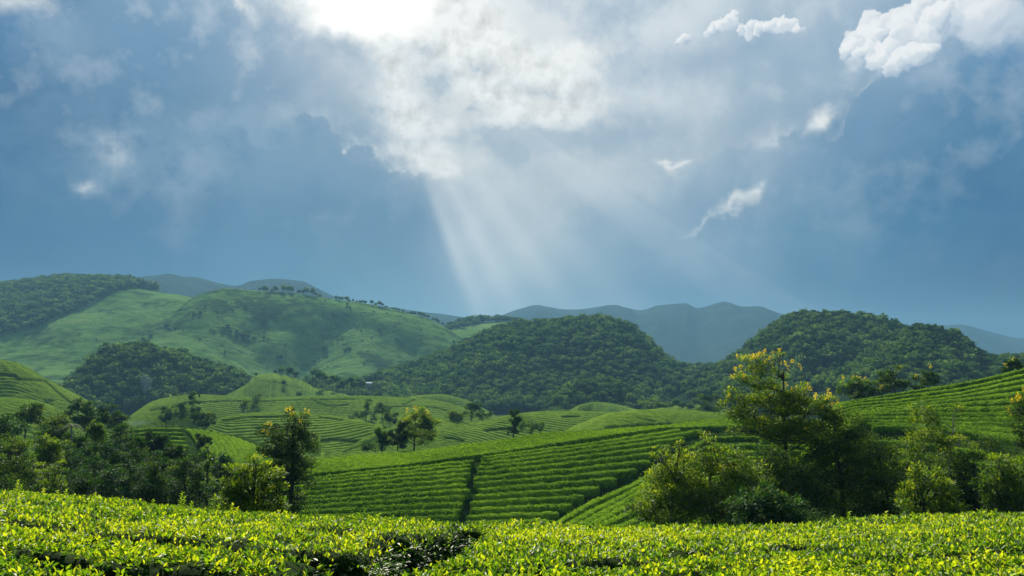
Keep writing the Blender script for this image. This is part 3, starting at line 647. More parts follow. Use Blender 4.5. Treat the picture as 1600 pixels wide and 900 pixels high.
# ------------------------------------------------------------------ tea rows as real hedges on the four nearest hills
def tea_row(path, parent, width=1.35, height=0.7, step=0.42, sprigs=16, canopy=None, hv=0.10):
    p = np.asarray(path, float); d = np.hypot(*np.diff(p, axis=0).T); L = np.concatenate([[0], np.cumsum(d)])
    if L[-1] < 1.2: return None
    n = max(4, int(L[-1] / step)); s = np.linspace(0, L[-1], n)
    x = np.interp(s, L, p[:, 0]); y = np.interp(s, L, p[:, 1])
    tx = np.gradient(x); ty = np.gradient(y); q = np.hypot(tx, ty); tx /= q; ty /= q
    wv = width * (1 + 0.10 * fbm(x, y, 2.2, 3, 60)) ; wv = wv * np.clip(np.minimum(s, s[-1] - s) / .5 + .35, .35, 1)
    prof = [(-.47, -1.0), (-.51, -.60), (-.44, -.16), (-.20, 0.02), (.16, 0.04), (.42, -.14), (.51, -.55), (.47, -1.0)]
    zt = canopy(x, y)
    V = []
    for u, h in prof:
        X = x - ty * wv * u; Y = y + tx * wv * u
        Z = canopy(X, Y); Z = np.where(np.isnan(Z), zt, Z)
        Z = Z + h * height + (hv * fbm(X * 1.0, Y, .9, 3, 61) + .05 * vnoise(X * 6, Y * 6, 62)) * (h > -.9)
        V.append(np.stack([X, Y, Z], -1))
    V = np.stack(V, 1); k = len(prof)
    i = np.arange(n - 1)[:, None] * k + np.arange(k - 1)[None]
    Q = np.stack([i, i + k, i + k + 1, i + 1], -1).reshape(-1, 4)
    ends = [[0, 1, 2, 7], [2, 3, 4, 7], [4, 5, 6, 7]]
    Q = np.concatenate([Q, np.array(ends), np.array([[e + (n - 1) * k for e in r[::-1]] for r in ends])])
    # leafy tips standing out of the clipped surface
    m = int(s[-1] * width * sprigs); ns = 0
    Vf = V.reshape(-1, 3); nQ = len(Q)
    if m:
        si = rng.integers(0, n - 1, m); u = rng.integers(1, k - 2, m); a = rng.random((m, 1)); b = rng.random((m, 1))
        C = (V[si, u] * (1 - a) + V[si + 1, u] * a) * (1 - b) + (V[si, u + 1] * (1 - a) + V[si + 1, u + 1] * a) * b
        lv, lt, kk = leaf_geo(C, rdir(m, 1.2), rdir(m, .6), rng.uniform(.13, .26, m), rng.uniform(.07, .12, m))
        tone = np.concatenate([np.full(len(Vf), .5), np.repeat(np.clip(rng.normal(.5, .22, m), 0, 1), kk)])
        T = lt + len(Vf); V2 = np.concatenate([Vf, lv])
    else: T = None; V2 = Vf; tone = np.full(len(Vf), .5)
    nt = 0 if T is None else len(T)
    sm = np.concatenate([np.zeros(nt, bool), np.ones(nQ, bool)])
    o = obj('tea_row', mesh('tea_row', V2, T=T, Q=Q, mats=[M['tea_row'], M['tea_sprig']], attrs={'tone': tone}, smooth=sm, fmat=np.concatenate([np.ones(nt), np.zeros(nQ)])), parent)
    return o
def split_runs(mask):
    idx = np.where(mask)[0]
    if not len(idx): return []
    cut = np.where(np.diff(idx) > 1)[0]; return np.split(idx, cut + 1)

# main hill: rows run across the face, cut by one steep footpath and ended by the gully
pxs = np.arange(240, 1330, 3.0)
def crosspath(px): return np.interp(px, [230,300,340,400,494,612,697,775,815,900,1040,1200,1340], [836,806,790,768,744,731,720,710,704,690,670,668,694])
def gully_y(px): return np.interp(px, [840, 870, 930, 1000, 1060, 1110, 1170], [836, 808, 768, 734, 690, 668, 655])
def cut_x(py): return np.interp(py, [712, 735, 760, 790, 830], [750, 742, 737, 727, 723])
face = []
yy = 704.0
ref_py = []
# equal spacing on the ground below the cross path
w = P(735, 716, 100)
Yr = 98.0; lst = []
x0 = a_of(735, 760)
for k in range(30):
    yk = Yr - k * 1.14
    if yk < 78: break
    zk = float(main_hill.z(np.array([x0 * yk]), np.array([yk]))[0])
    v = np.array([x0 * yk, yk, zk - HZ]); yc = v[1] * CP + v[2] * SP; zc = -v[1] * SP + v[2] * CP
    lst.append(450 - FPX * zc / yc)
lst = [lst[0] - 5.6 * (j + 1) for j in range(10)][::-1] + lst
for py0 in lst:
    t = np.clip((py0 - 715) / 110, -1, 1)
    # rows lean slightly up to the right, flattening downhill
    line = py0 - (pxs - 735) * (0.15 - 0.13 * np.clip(t, 0, 1)) * np.where(pxs > 735, 1, .85) + 4 * np.sin((pxs - 735) / 150.0) * (1 - t)
    X, Y, ok = cast(main_hill, pxs, line)
    top = crosspath(pxs) + 1.0
    okr = ok & (line > top) & (pxs < 1330) & ((pxs < 838) | (line < gully_y(pxs) - 3) )
    cx = cut_x(line) + 3.5 * np.sin(py0 / 11.0) + rng.normal(0, 2.2); gapw = 3.6 + rng.random() * 2.4
    for m_ in (pxs < cx - gapw, (pxs > cx + gapw)):
        for r in split_runs(okr & m_):
            if len(r) < 6: continue
            tea_row(np.stack([X[r], Y[r]], 1), tea_hill_o, width=1.17, canopy=main_hill.z, hv=.16)
# crest rows: short hedges climbing over the brow, leaning to the right
for px in np.arange(330, 1330, 11.5):
    if px > 1230: continue
    X, Y, ok = cast(main_hill, [px], [float(crosspath(px)) - 1.5])
    if not ok[0]: continue
    lean = np.interp(px, [330, 500, 740, 900, 1300], [.2, .45, .75, .9, .9])
    t = np.linspace(0, 1, 22); ry = np.interp(px, [300, 480, 700, 900, 1100, 1300], [6, 9, 11, 13, 14, 8]) + 9
    xx = X[0] + lean * ry * t ** 1.1; y2 = Y[0] + .6 + ry * t
    z = main_hill.z(xx, y2); k = ~np.isnan(z) & (z > G0(xx, y2) + .5)
    for r in split_runs(k)[:1]:
        tea_row(np.stack([xx[r], y2[r]], 1), tea_hill_o, width=1.0 if px > 600 else .95, canopy=main_hill.z, sprigs=12)
# side slope right of the gully: rows rising away to the right
for j, off in enumerate(np.arange(0, 200, 10.5)):
    pp = np.arange(850, 1380, 4.0)
    line = np.interp(pp, [850, 870, 930, 1000, 1060, 1110, 1170, 1250, 1400], [828, 816, 778, 745, 706, 684, 678, 682, 720]) + 3 + off * (1 + .25 * j / 10) + 3 * np.sin(pp / 37.0 + j)
    X, Y, ok = cast(side_hill, pp, line)
    for r in split_runs(ok & (line < 858)):
        if len(r) > 6: tea_row(np.stack([X[r], Y[r]], 1), side_hill_o, width=1.25, canopy=side_hill.z, sprigs=14)
# terrace hill at the right: rows parallel with the bank below them
pr = np.arange(1190, 1780, 4.0)
for j in range(12):
    u = (j + .3) / 11.6
    top = np.interp(pr, [1180, 1230, 1270, 1310, 1400, 1500, 1600, 1700, 1900], [745, 690, 648, 627, 614, 596, 571, 548, 530]) + 1.5
    bot = np.interp(pr, [1180, 1300, 1340, 1420, 1500, 1600, 1700, 1900], [748, 688, 664, 667, 675, 687, 700, 715])
    line = top + (bot - top) * u ** 1.05 + 1.5 * np.sin(pr / 60 + j)
    X, Y, ok = cast(right_hill, pr, line)
    for r in split_runs(ok & (line < bot) & (bot - top > 8)):
        if len(r) > 5: tea_row(np.stack([X[r], Y[r]], 1), right_hill_o, width=1.35, canopy=right_hill.z)
for off in (6, 24, 44):
    line = np.interp(pr, [1180, 1300, 1340, 1420, 1500, 1600, 1900], [760, 704, 681, 684, 694, 708, 735]) + off
    X, Y, ok = cast(right_hill, pr, line)
    for r in split_runs(ok):
        if len(r) > 8: tea_row(np.stack([X[r], Y[r]], 1), right_hill_o, width=1.2, canopy=right_hill.z)
# fan hill: rows fan out over the dome on the right half, run across on the left half
pf = np.arange(110, 300, 4.0)
for j in range(10):
    line = np.interp(pf, [100, 150, 190, 230, 280, 330], [715, 685, 670, 666, 666, 672]) + 3 + j * 6.5
    X, Y, ok = cast(fan_hill, pf, line)
    for r in split_runs(ok & (pf < 288 + j * 2)):
        if len(r) > 6: tea_row(np.stack([X[r], Y[r]], 1), fan_hill_o, width=1.5, canopy=fan_hill.z, sprigs=5)
for j in range(18):
    x_top = 284 + j * 10.0
    ys_ = np.linspace(0, 62, 24); pxx = x_top + 12 + ys_ * (1.0 + 0.02 * j) - 0.009 * ys_**2 - (ys_ < 3) * 2
    line = np.interp(pxx, [280, 330, 370, 410, 450, 500], [666, 672, 682, 698, 712, 730]) + 1 + ys_
    X, Y, ok = cast(fan_hill, pxx, line)
    for r in split_runs(ok):
        if len(r) > 5: tea_row(np.stack([X[r], Y[r]], 1)[:: 1], fan_hill_o, width=1.3, canopy=fan_hill.z, sprigs=5)

# bare patch of the footpath on the far crest and the pale track
def patch(px, py, h, w, l, name, ang=0.3):
    X, Y, ok = cast(h, [px], [py]); n = 12
    V = []; 
    for i in range(n):
        t = i / (n - 1) * l; cxp = X[0] + t * sin(ang) + .5 * sin(t * .8); cyp = Y[0] + t * cos(ang)
        for sgn in (-1, 1):
            xx = cxp + sgn * w / 2 * (1 + .2 * sin(i * 2.1)); V.append((xx, cyp, float(h.z(np.array([xx]), np.array([cyp]))[0]) - h.sink + .10))
    Q = [(2*i, 2*i+1, 2*i+3, 2*i+2) for i in range(n - 1)]
    return tag(obj(name, mesh(name, V, Q=Q, mats=[M['path_soil']], smooth=True)), kind='structure')
patch(877, 676, crest_hill, 1.3, 5, 'dirt_path', .5)

# ------------------------------------------------------------------ foreground tea hedges
def gcurve(pts):
    """photograph polyline on the tea canopy -> (a, Y) arrays"""
    a = np.array([a_of(p, q) for p, q in pts]); off = np.array([_off(p, q) for p, q in pts])
    Y = TC / np.maximum(off - slope_m(a), 0.02)
    return a, Y
pathc = gcurve([(470,925),(520,884),(590,868),(645,856),(685,842),(715,832),(748,824)])
gapsL = [gcurve([(-260,800),(0,806),(200,812),(400,818),(525,828),(610,834),(690,842),(760,846)]),
         gcurve([(-260,800),(0,812),(94,821),(225,838),(375,848),(456,856),(560,860),(609,860),(700,866)]),
         gcurve([(-260,838),(0,848),(100,863),(190,873),(340,886),(420,893),(500,897),(600,905)])]
gapsR = [gcurve([(560,846),(700,838),(900,846),(1000,842),(1110,838),(1250,831),(1400,822),(1600,814),(1850,810)]),
         gcurve([(400,893),(600,888),(720,887),(800,885),(880,880),(980,867),(1110,857),(1250,852),(1350,846),(1500,838),(1850,826)]),
         gcurve([(700,935),(900,908),(1000,899),(1150,884),(1300,874),(1450,866),(1600,857),(1850,850)])]
po = np.argsort(pathc[1]); 
def block_of(x, y):
    a = x / np.maximum(y, 1)
    ap = np.interp(y, pathc[1][po], pathc[0][po]); ap = np.where(y > pathc[1].max(), 9, ap); ap = np.where(y < pathc[1].min(), ap - (pathc[1].min() - y) * .03, ap)
    wx = .12 * fbm(x, y, .8, 3, 71)
    left = a < ap
    blk = np.zeros(x.shape, int); dist = np.full(x.shape, 9.0)
    for L_, gs, base in ((True, gapsL, 0), (False, gapsR, 4)):
        mk = left if L_ else ~left
        b = np.full(x.shape, base)
        for g, hw in zip(gs, ((.16, .26, .24) if L_ else (.03, .11, .09))):
            yg = np.interp(a, g[0], g[1]); sl = np.interp(a, g[0], np.gradient(g[1], g[0])) / np.maximum(yg, 2)
            dd = np.abs(y - yg + wx) / np.sqrt(1 + np.clip(sl, -3, 3) ** 2) - hw * (1 + (1.0 * smst(a, a_of(360), a_of(560)) if L_ else 0))
            dist = np.where(mk, np.minimum(dist, dd), dist); b = b + (mk & (y < yg + wx))
        blk = np.where(mk, b, blk)
    dp = np.abs(a - ap) * y * .75 - .27 * np.clip((pathc[1].max() - .4 - y) / 2.0, .15, 1); dp = np.where(y > pathc[1].max() - .3, 9, dp)
    return blk, np.minimum(dist, dp + wx)
def canopy_fg(x, y, d):
    bump = 0.085 * fbm(x, y, .75, 3, 73) + 0.05 * vnoise(x * 4, y * 4, 74)
    edge = np.clip(d / .22, -1, 1)
    return tea_top(x, y) + bump - .16 * (1 - np.clip(edge, 0, 1)) ** 2
labels_fg = ['farthest tea hedge on the left, its top edge running along the woodland', 'second tea hedge on the left, ending in a rounded leafy end beside the dark gap',
             'third tea hedge on the left, its shaded front above the bottom left hedge', 'tea hedge in the bottom left corner, cut by the frame',
             'farthest tea hedge on the right, edging the dark bushes behind', 'second tea hedge on the right, below the farthest one and wide of the gap',
             'third tea hedge on the right, bright leaves below the diagonal dark line', 'nearest tea hedge at the bottom right, with the largest leaves']
ga = np.linspace(-.98, .98, 350); gy = np.concatenate([np.linspace(2.6, 12, 230), np.linspace(12.06, 24.5, 110)])
GA, GY = np.meshgrid(ga, gy); GX = GA * GY
GB, GD = block_of(GX, GY)
GZ = canopy_fg(GX, GY, GD) - .07 - .72 * (1 - smst(GD, -.05, .07))
na_, nb_ = len(ga), len(gy)
ii = np.arange(nb_ - 1)[:, None] * na_ + np.arange(na_ - 1)[None]
QF = np.stack([ii, ii + 1, ii + na_ + 1, ii + na_], -1).reshape(-1, 4); qb = GB[:-1, :-1].reshape(-1)
VF = np.stack([GX, GY, GZ], -1).reshape(-1, 3)
# shoots: three to five leaves round a tip
def scatter(y0, y1, dens):
    A = 0.5 * 1.96 * (y1**2 - y0**2); n = int(A * dens)
    y = np.sqrt(rng.uniform(y0**2, y1**2, n)); return rng.uniform(-.98, .98, n) * y, y
SX, SY, SN, SS = [], [], [], []
for y0, y1, dens, nl, sc_ in ((2.8, 5, 420, 4, .9), (5, 8, 390, 4, 1.0), (8, 12, 270, 4, 1.15), (12, 24, 140, 4, 1.45)):
    x, y = scatter(y0, y1, dens); SX.append(x); SY.append(y); SN.append(np.full(len(x), nl)); SS.append(np.full(len(x), sc_))
nmain = sum(map(len, SX))
for y0, y1, dens in ((2.8, 6, 1500), (6, 9.5, 1100), (9.5, 16, 500)):      # extra shoots for the walls of the gaps
    x, y = scatter(y0, y1, dens); b_, d_ = block_of(x, y); k = (np.abs(d_) < .07) & (x / y > -.75); x, y = x[k], y[k]
    SX.append(x); SY.append(y); SN.append(np.full(len(x), 3)); SS.append(np.full(len(x), 1.15))
SX, SY, SN, SS = map(np.concatenate, (SX, SY, SN, SS)); WALL = np.arange(len(SX)) >= nmain
near_ok = np.abs(SX / SY) < .72 + 2.2 / SY; SX, SY, SN, SS, WALL = SX[near_ok], SY[near_ok], SN[near_ok], SS[near_ok], WALL[near_ok]
SB, SD = block_of(SX, SY)
for b in range(8):
    root = empty('tea_hedge', (0, 0, 0))
    pts = VF[QF[qb == b]]; c = pts.reshape(-1, 3).mean(0); c[2] = float(near_z(c[0:1], c[1:2])[0]); root.location = c
    tag(root, labels_fg[b], 'tea hedge', 'clipped tea hedges in the foreground')
    q = QF[qb == b]; u, inv = np.unique(q, return_inverse=True)
    obj('bush_body', mesh('bush_body', VF[u] - c, Q=inv.reshape(-1, 4), mats=[M['tea_body']], smooth=True), root)
    k = (SB == b) & ((SD > -.02) | WALL); x, y, nl, s_ = SX[k], SY[k], SN[k], SS[k]; d = SD[k]
    lvl = rng.random(len(x)); z = canopy_fg(x, y, d)
    clump = fbm(x, y, .5, 2, 77)
    tall = np.clip(clump * 1.4 + .5, 0, 1)
    z = z - .06 + .085 * tall * rng.random(len(x)) - .05 * (lvl < .35)
    # the sides of the hedge carry leaves too
    side = ((d < .13) & (rng.random(len(x)) < .8)) | WALL[k]
    z = np.where(side, z - rng.random(len(x)) * .5, z)
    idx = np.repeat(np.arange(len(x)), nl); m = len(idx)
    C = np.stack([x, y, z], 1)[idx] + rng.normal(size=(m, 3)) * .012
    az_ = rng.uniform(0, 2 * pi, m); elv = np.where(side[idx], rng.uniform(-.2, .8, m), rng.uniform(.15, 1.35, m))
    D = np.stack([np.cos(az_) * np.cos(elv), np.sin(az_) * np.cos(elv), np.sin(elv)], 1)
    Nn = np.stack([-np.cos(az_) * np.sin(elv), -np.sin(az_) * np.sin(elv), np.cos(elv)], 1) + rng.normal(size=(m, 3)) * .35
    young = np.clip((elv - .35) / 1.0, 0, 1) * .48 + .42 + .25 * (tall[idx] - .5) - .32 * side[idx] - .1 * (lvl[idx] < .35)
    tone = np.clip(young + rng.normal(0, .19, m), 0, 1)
    Ln = rng.uniform(.036, .066, m) * s_[idx] * (1.15 - .3 * tone); Wn = Ln * rng.uniform(.36, .50, m)
    near = y[idx] < 6.8
    Vs, Ts, to, o_ = [], [], [], 0
    for sel, six in ((near, True), (~near, False)):
        if sel.sum() == 0: continue
        v, t, kk = leaf_geo(C[sel], D[sel], Nn[sel], Ln[sel], Wn[sel], .22, six)
        Vs.append(v - c); Ts.append(t + o_); o_ += len(v); to.append(np.repeat(tone[sel], kk))
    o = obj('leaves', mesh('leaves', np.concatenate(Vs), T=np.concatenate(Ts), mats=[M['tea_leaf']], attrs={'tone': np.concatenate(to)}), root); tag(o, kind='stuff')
    if b == 0: hedge0, c0_ = root, c
    if b == 4: hedge4, c4_ = root, c
# tall young shoots standing above the far hedges' top line
def tall_shoot(px, hgt, root, c, fern=False):
    a = a_of(px, 800); Y = float(yend(a)) - rng.uniform(.3, 1.5); x = a * Y
    b0 = np.array([x, Y, float(canopy_fg(np.array([x]), np.array([Y]), np.array([1.0]))[0]) - .1])
    n = int(10 + hgt * 40); t = np.linspace(.15, 1, n)
    C = b0 + np.stack([.12 * t**2 * hgt + 0 * t, 0 * t, t * (hgt + .1)], 1)
    az_ = np.arange(n) * 2.4; e = rng.uniform(.5, 1.0, n)
    D = np.stack([np.cos(az_) * np.cos(e), np.sin(az_) * np.cos(e), np.sin(e)], 1)
    v, tt, kk = leaf_geo(C, D, np.cross(D, np.cross([0, 0, 1.], D)) + .01, np.interp(t, [0, 1], [.10, .055]), .035, .2, True)
    st = []
    for i in range(6):
        tq = i / 5; w = .006 * (1 - .6 * tq)
        for q in range(3): st.append(b0 + [w * cos(q * 2.1) + .12 * tq**2 * hgt, w * sin(q * 2.1), tq * (hgt + .08)])
    T2 = []
    for i in range(5):
        for q in range(3):
            A_, B_ = i * 3 + q, i * 3 + (q + 1) % 3; T2 += [(A_, B_, B_ + 3), (A_, B_ + 3, A_ + 3)]
    V = np.concatenate([np.array(st), v]) - c
    obj('tall_shoot', mesh('tall_shoot', V, T=np.concatenate([np.array(T2), tt + len(st)]), mats=[M['tea_leaf']], attrs={'tone': np.full(len(V), .72)}), root)
for px, hg in ((24, .26), (30, .18), (66, .14), (88, .12), (101, .18), (147, .13), (238, .16), (281, .34), (286, .26), (298, .15), (340, .14), (362, .16), (370, .10), (560, .09), (590, .1)): tall_shoot(px, hg, hedge0, c0_)
for px, hg in ((752, .14), (838, .10), (905, .1), (1300, .12), (1325, .12), (1344, .12), (1383, .10), (1425, .08), (1555, .08)): tall_shoot(px, hg, hedge4, c4_)

# ------------------------------------------------------------------ trees and bushes built one by one
def tube(pts, rad, k=6):
    pts = np.asarray(pts, float); n = len(pts); t = unit(np.gradient(pts, axis=0))
    ref = np.where(np.abs(t[:, 2:3]) > .9, [[1., 0, 0]], [[0., 0, 1.]])
    s = unit(np.cross(t, ref)); b = np.cross(t, s); an = np.arange(k) * 2 * pi / k
    V = pts[:, None] + np.asarray(rad, float)[:, None, None] * (s[:, None] * np.cos(an)[None, :, None] + b[:, None] * np.sin(an)[None, :, None])
    i = np.arange(n - 1)[:, None] * k; j = np.arange(k); j2 = (j + 1) % k
    Q = np.stack([i + j, i + j2, i + k + j2, i + k + j], -1).reshape(-1, 4)
    return V.reshape(-1, 3), Q
def bend(a, b, n, amt, sag=0.0):
    a = np.asarray(a, float); b = np.asarray(b, float); t = np.linspace(0, 1, n)[:, None]; L = np.linalg.norm(b - a)
    off = rng.normal(size=(1, 3)) * amt * L; off2 = rng.normal(size=(1, 3)) * amt * .4 * L
    return a + (b - a) * t + off * np.sin(pi * t) + off2 * np.sin(2 * pi * t) + np.array([[0, 0, sag * L]]) * np.sin(pi * t)
def joined(lst):
    V, Q, o = [], [], 0
    for v, q in lst: V.append(v); Q.append(q + o); o += len(v)
    return np.concatenate(V), np.concatenate(Q)

def make_tree(name, label, px, Y, lobes, leaf='leaf_dark', cat='tree', group=None, dens=.5, trunk=None, bloom=(), bark='bark', lsz=3.3, asp=.42,
              flat=.6, cl=.22, tonemul=1.0, droop=0.0, top=None, sparse=1.0, bare=0, dz=0.0):
    """lobes: (px, py, rx, ry[, depth offset in m]) measured on the photograph at distance Y"""
    m = Y / FPX
    w = P(px, 560, Y); bx = w[0]; bz = float(Hz(bx, Y)[0]) + dz
    base = np.array([bx, Y, bz])
    root = empty(name, base); tag(root, label, cat, group)
    LB = []
    for q in lobes:
        dy = q[4] if len(q) > 4 else rng.uniform(-.5, .5) * q[2] * m
        c = P(q[0], q[1], Y + dy) - base; LB.append((c, np.array([q[2] * m * 1.12, q[2] * m, q[3] * m * 1.22]), q[2] * q[3] * 1.2))
    if max(q[2] for q in lobes) < 20 and len(lobes) > 1 and Y > 70:      # close small crowns in their middle
        ax_ = [q[0] - q[2] for q in lobes] + [q[0] + q[2] for q in lobes]; ay_ = [q[1] - q[3] for q in lobes] + [q[1] + q[3] for q in lobes]
        c = P((min(ax_) + max(ax_)) / 2, (min(ay_) + max(ay_)) / 2 + 1, Y) - base; rx, ry = (max(ax_) - min(ax_)) * .36, (max(ay_) - min(ay_)) * .40
        LB.append((c, np.array([rx * m, rx * m * .9, ry * m]), rx * ry))
    zt = max(c[2] for c, r, a in LB); zb = min(c[2] - r[2] for c, r, a in LB)
    topc = max(LB, key=lambda q: q[0][2])[0]
    tr = trunk or max(.07, min(.32, zt * .018 + .05))
    th = np.array([topc[0] * .7, topc[1] * .6, zt * .92])
    sp = bend((0, 0, -.4), th, 14, .03); sp[0] = (0, 0, -.4)
    V, Q = tube(sp, np.interp(np.linspace(0, 1, 14), [0, .05, 1], [tr * 1.5, tr, tr * .22]), 8)
    obj('trunk', mesh('trunk', V, Q=Q, mats=[M[bark]], smooth=True), root)
    tw = []; leafC = []; leafR = []; leafO = []
    for c, r, area in sorted(LB, key=lambda q: -q[2]):
        # a limb leaves the trunk well under its lobe
        k = int(np.clip(np.searchsorted(sp[:, 2], c[2] - r[2] * 1.0 - .25 * np.hypot(c[0], c[1])), 2, 12)); st = sp[k]
        lp = bend(st, c + [0, 0, -r[2] * .1], 8, .06, -.04); rl = tr * np.interp(k / 13, [0, 1], [.55, .25])
        v, q = tube(lp, np.linspace(rl, rl * .3, 8), 6)
        obj('limb', mesh('limb', v, Q=q, mats=[M[bark]], smooth=True), root)
        nc = int(max(6, area * .045 * sparse)); nc = min(nc, 60)
        u = rng.normal(size=(nc, 3)); u = unit(u); rad = rng.uniform(.25, 1, (nc, 1)) ** .55 * np.where(rng.random((nc, 1)) < .16, rng.uniform(1.1, 1.4, (nc, 1)), 1)
        cc = c + u * r * rad * .92
        for i in range(nc):
            s_ = lp[rng.integers(4, 8)] if rng.random() < .8 else lp[-1]
            if i < 22: tw.append(tube(bend(s_, cc[i], 5, .08), np.linspace(rl * .28, rl * .08 + .004, 5), 4))
        leafC.append(cc); leafR.append(np.maximum(cl * (r[0] + r[2]) * .62, 2.6 * m) * rng.uniform(.55, 1.45, nc)); leafO.append(np.repeat(c[None], nc, 0))
    if tw:
        v, q = joined(tw); tag(obj('twigs', mesh('twigs', v, Q=q, mats=[M[bark]]), root), kind='stuff')
    cc = np.concatenate(leafC); cr = np.concatenate(leafR); co = np.concatenate(leafO)
    nl = int(sum(a for _, _, a in LB) * dens * 5.6)
    wgt = cr**2 * rng.uniform(.3, 1.0, len(cr)); idx = rng.choice(len(cc), nl, p=wgt / wgt.sum())
    off = rng.normal(size=(nl, 3)); off = unit(off) * rng.random((nl, 1)) ** .45; off[:, 2] *= flat
    inner = rng.random(nl) < .13
    C = cc[idx] + off * cr[idx][:, None] * 1.25
    out = unit(C - co[idx]) ; D = unit(off + .6 * out + rng.normal(size=(nl, 3)) * .55 + np.array([0, 0, .25 - droop]))
    Nn = unit(np.array([0, 0, 1.0]) + .4 * out + rng.normal(size=(nl, 3)) * .45)
    L = lsz * m * rng.uniform(.7, 1.25, nl) * np.where(inner, 1.35, 1)
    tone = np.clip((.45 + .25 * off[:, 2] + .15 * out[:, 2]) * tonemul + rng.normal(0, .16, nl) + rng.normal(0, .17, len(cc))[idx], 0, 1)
    v, t, kk = leaf_geo(C, D, Nn, L, L * asp, .2)
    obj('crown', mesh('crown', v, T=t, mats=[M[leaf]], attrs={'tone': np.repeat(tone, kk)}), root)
    if bloom:
        BV = []
        for q in bloom:
            c = P(q[0], q[1], Y + rng.uniform(-.3, .3) * q[2] * m) - base; n = int(q[2] * q[3] * 1.1 + 14)
            nsp = max(2, int(q[2] * q[3] / 22)); scn = c + rng.normal(size=(nsp, 3)) * [q[2] * m * .6, q[2] * m * .5, q[3] * m * .6]
            for s_ in scn:
                k_ = max(8, int(n / nsp)); h = rng.random(k_)     # an upright flower spike
                BV.append(s_ + np.stack([rng.normal(0, 1.2 * m, k_), rng.normal(0, 1.2 * m, k_), (h - .4) * 7 * m], 1))
        C = np.concatenate(BV); v, t, kk = leaf_geo(C, rdir(len(C), .6), rdir(len(C), .4), rng.uniform(1.2, 2.3, len(C)) * m, rng.uniform(1.0, 1.6, len(C)) * m, .3)
        obj('blossom', mesh('blossom', v, T=t, mats=[M['blossom']], attrs={'tone': np.repeat(rng.random(len(C)), kk)}), root)
    for i in range(bare):
        a_ = rng.uniform(0, 2 * pi); s_ = sp[rng.integers(6, 12)]; e_ = s_ + np.array([cos(a_) * 14 * m, sin(a_) * 8 * m, rng.uniform(8, 26) * m])
        v, q = tube(bend(s_, e_, 6, .06), np.linspace(tr * .35, .012, 6), 5); obj('bare_branch', mesh('bare_branch', v, Q=q, mats=[M['pale_bark']], smooth=True), root)
    return root

YG, DK, CO = 'leaf_yellowgreen', 'leaf_dark', 'leaf_cool'
# the flowering tree right of centre and its neighbours
make_tree('flowering_tree', 'large tree right of centre, its sparse top full of yellow blossom', 1236, 60,
    [(1175,566,22,13),(1196,560,16,10),(1218,556,12,8),(1152,592,16,12),(1186,592,24,14),(1222,582,20,10),(1160,618,26,14),(1204,618,30,16),(1140,640,20,14),
     (1175,648,34,16),(1232,630,28,16),(1256,612,16,14),(1220,660,36,18),(1262,644,30,18),(1160,672,24,10),(1205,688,26,12),(1286,636,20,14),(1258,680,34,18),(1294,664,24,18)],
    leaf=YG, dens=.60, cl=.27, sparse=1.0, trunk=.20, lsz=3.7,
    bloom=[(1160,560,12,8),(1176,556,14,8),(1194,562,14,7),(1190,552,8,5),(1216,549,11,5),(1150,574,8,7),(1143,586,6,5),(1160,588,6,5),(1238,566,12,4),(1226,572,6,5),(1248,572,5,5),(1135,618,9,4),(1232,605,10,5),
           (1252,612,12,6),(1238,620,6,5),(1262,604,6,6),(1180,580,5,5),(1205,574,5,4)])
make_tree('flowering_tree', 'dark dense tree just right of the large blossoming one, a few yellow spikes on top', 1308, 58,
    [(1300,640,22,16),(1330,668,30,22),(1286,690,36,24),(1345,700,30,24),(1310,720,38,26),(1270,730,36,26),(1350,740,34,26),(1300,765,44,28),(1250,770,40,28)],
    leaf=DK, dens=.60, cl=.25, lsz=3.5, bloom=[(1294,610,5,7),(1304,628,6,8),(1272,622,8,5),(1298,618,4,5),(1286,628,6,5)], tonemul=1.35)
make_tree('leafy_shrub', 'tall shrub with twin tops at the left edge of the right-hand thicket', 1040, 52,
    [(1034,716,20,20),(1062,700,12,14),(1030,745,26,18),(1066,735,30,20),(1040,775,36,22),(1080,770,34,24),(1014,790,26,16),(1050,802,44,18)], leaf=YG, dens=.5, cl=.28, lsz=4.2, cat='shrub', tonemul=1.2)
make_tree('leafy_shrub', 'middle shrub of the right-hand thicket, with an arched top below the blossoming tree', 1115, 52,
    [(1102,696,14,18),(1120,706,18,14),(1110,725,28,18),(1146,722,26,20),(1130,752,38,24),(1170,745,34,22),(1100,782,36,22),(1150,785,44,24)], leaf=YG, dens=.50, cl=.27, lsz=4.2, cat='shrub', tonemul=1.15)
make_tree('leafy_shrub', 'large-leaved shrub low in the thicket, right above the foreground tea', 1195, 40,
    [(1170,786,28,16),(1200,776,26,14),(1226,792,28,14),(1185,806,40,14),(1230,812,34,12)], leaf=CO, dens=.36, cl=.3, lsz=7.5, asp=.34, cat='shrub', tonemul=1.15, droop=.5)
make_tree('leafy_shrub', 'dark shrub filling the shadow under the blossoming tree', 1205, 54,
    [(1200,715,30,16),(1220,740,44,26),(1180,760,40,24),(1240,770,40,24),(1120,800,50,18),(1200,800,50,20),(1262,800,40,18)], leaf=DK, dens=.45, cl=.26, lsz=4, cat='shrub', tonemul=1.1)
make_tree('dark_tree', 'dark tree in the hollow right of the thicket, below the bank of the terrace', 1375, 56,
    [(1370,700,24,16),(1400,712,28,18),(1360,740,32,22),(1400,745,34,22),(1380,780,40,24),(1340,790,40,22),(1350,715,24,18)], leaf=DK, dens=.46, cl=.25, lsz=3.8, tonemul=1.3)
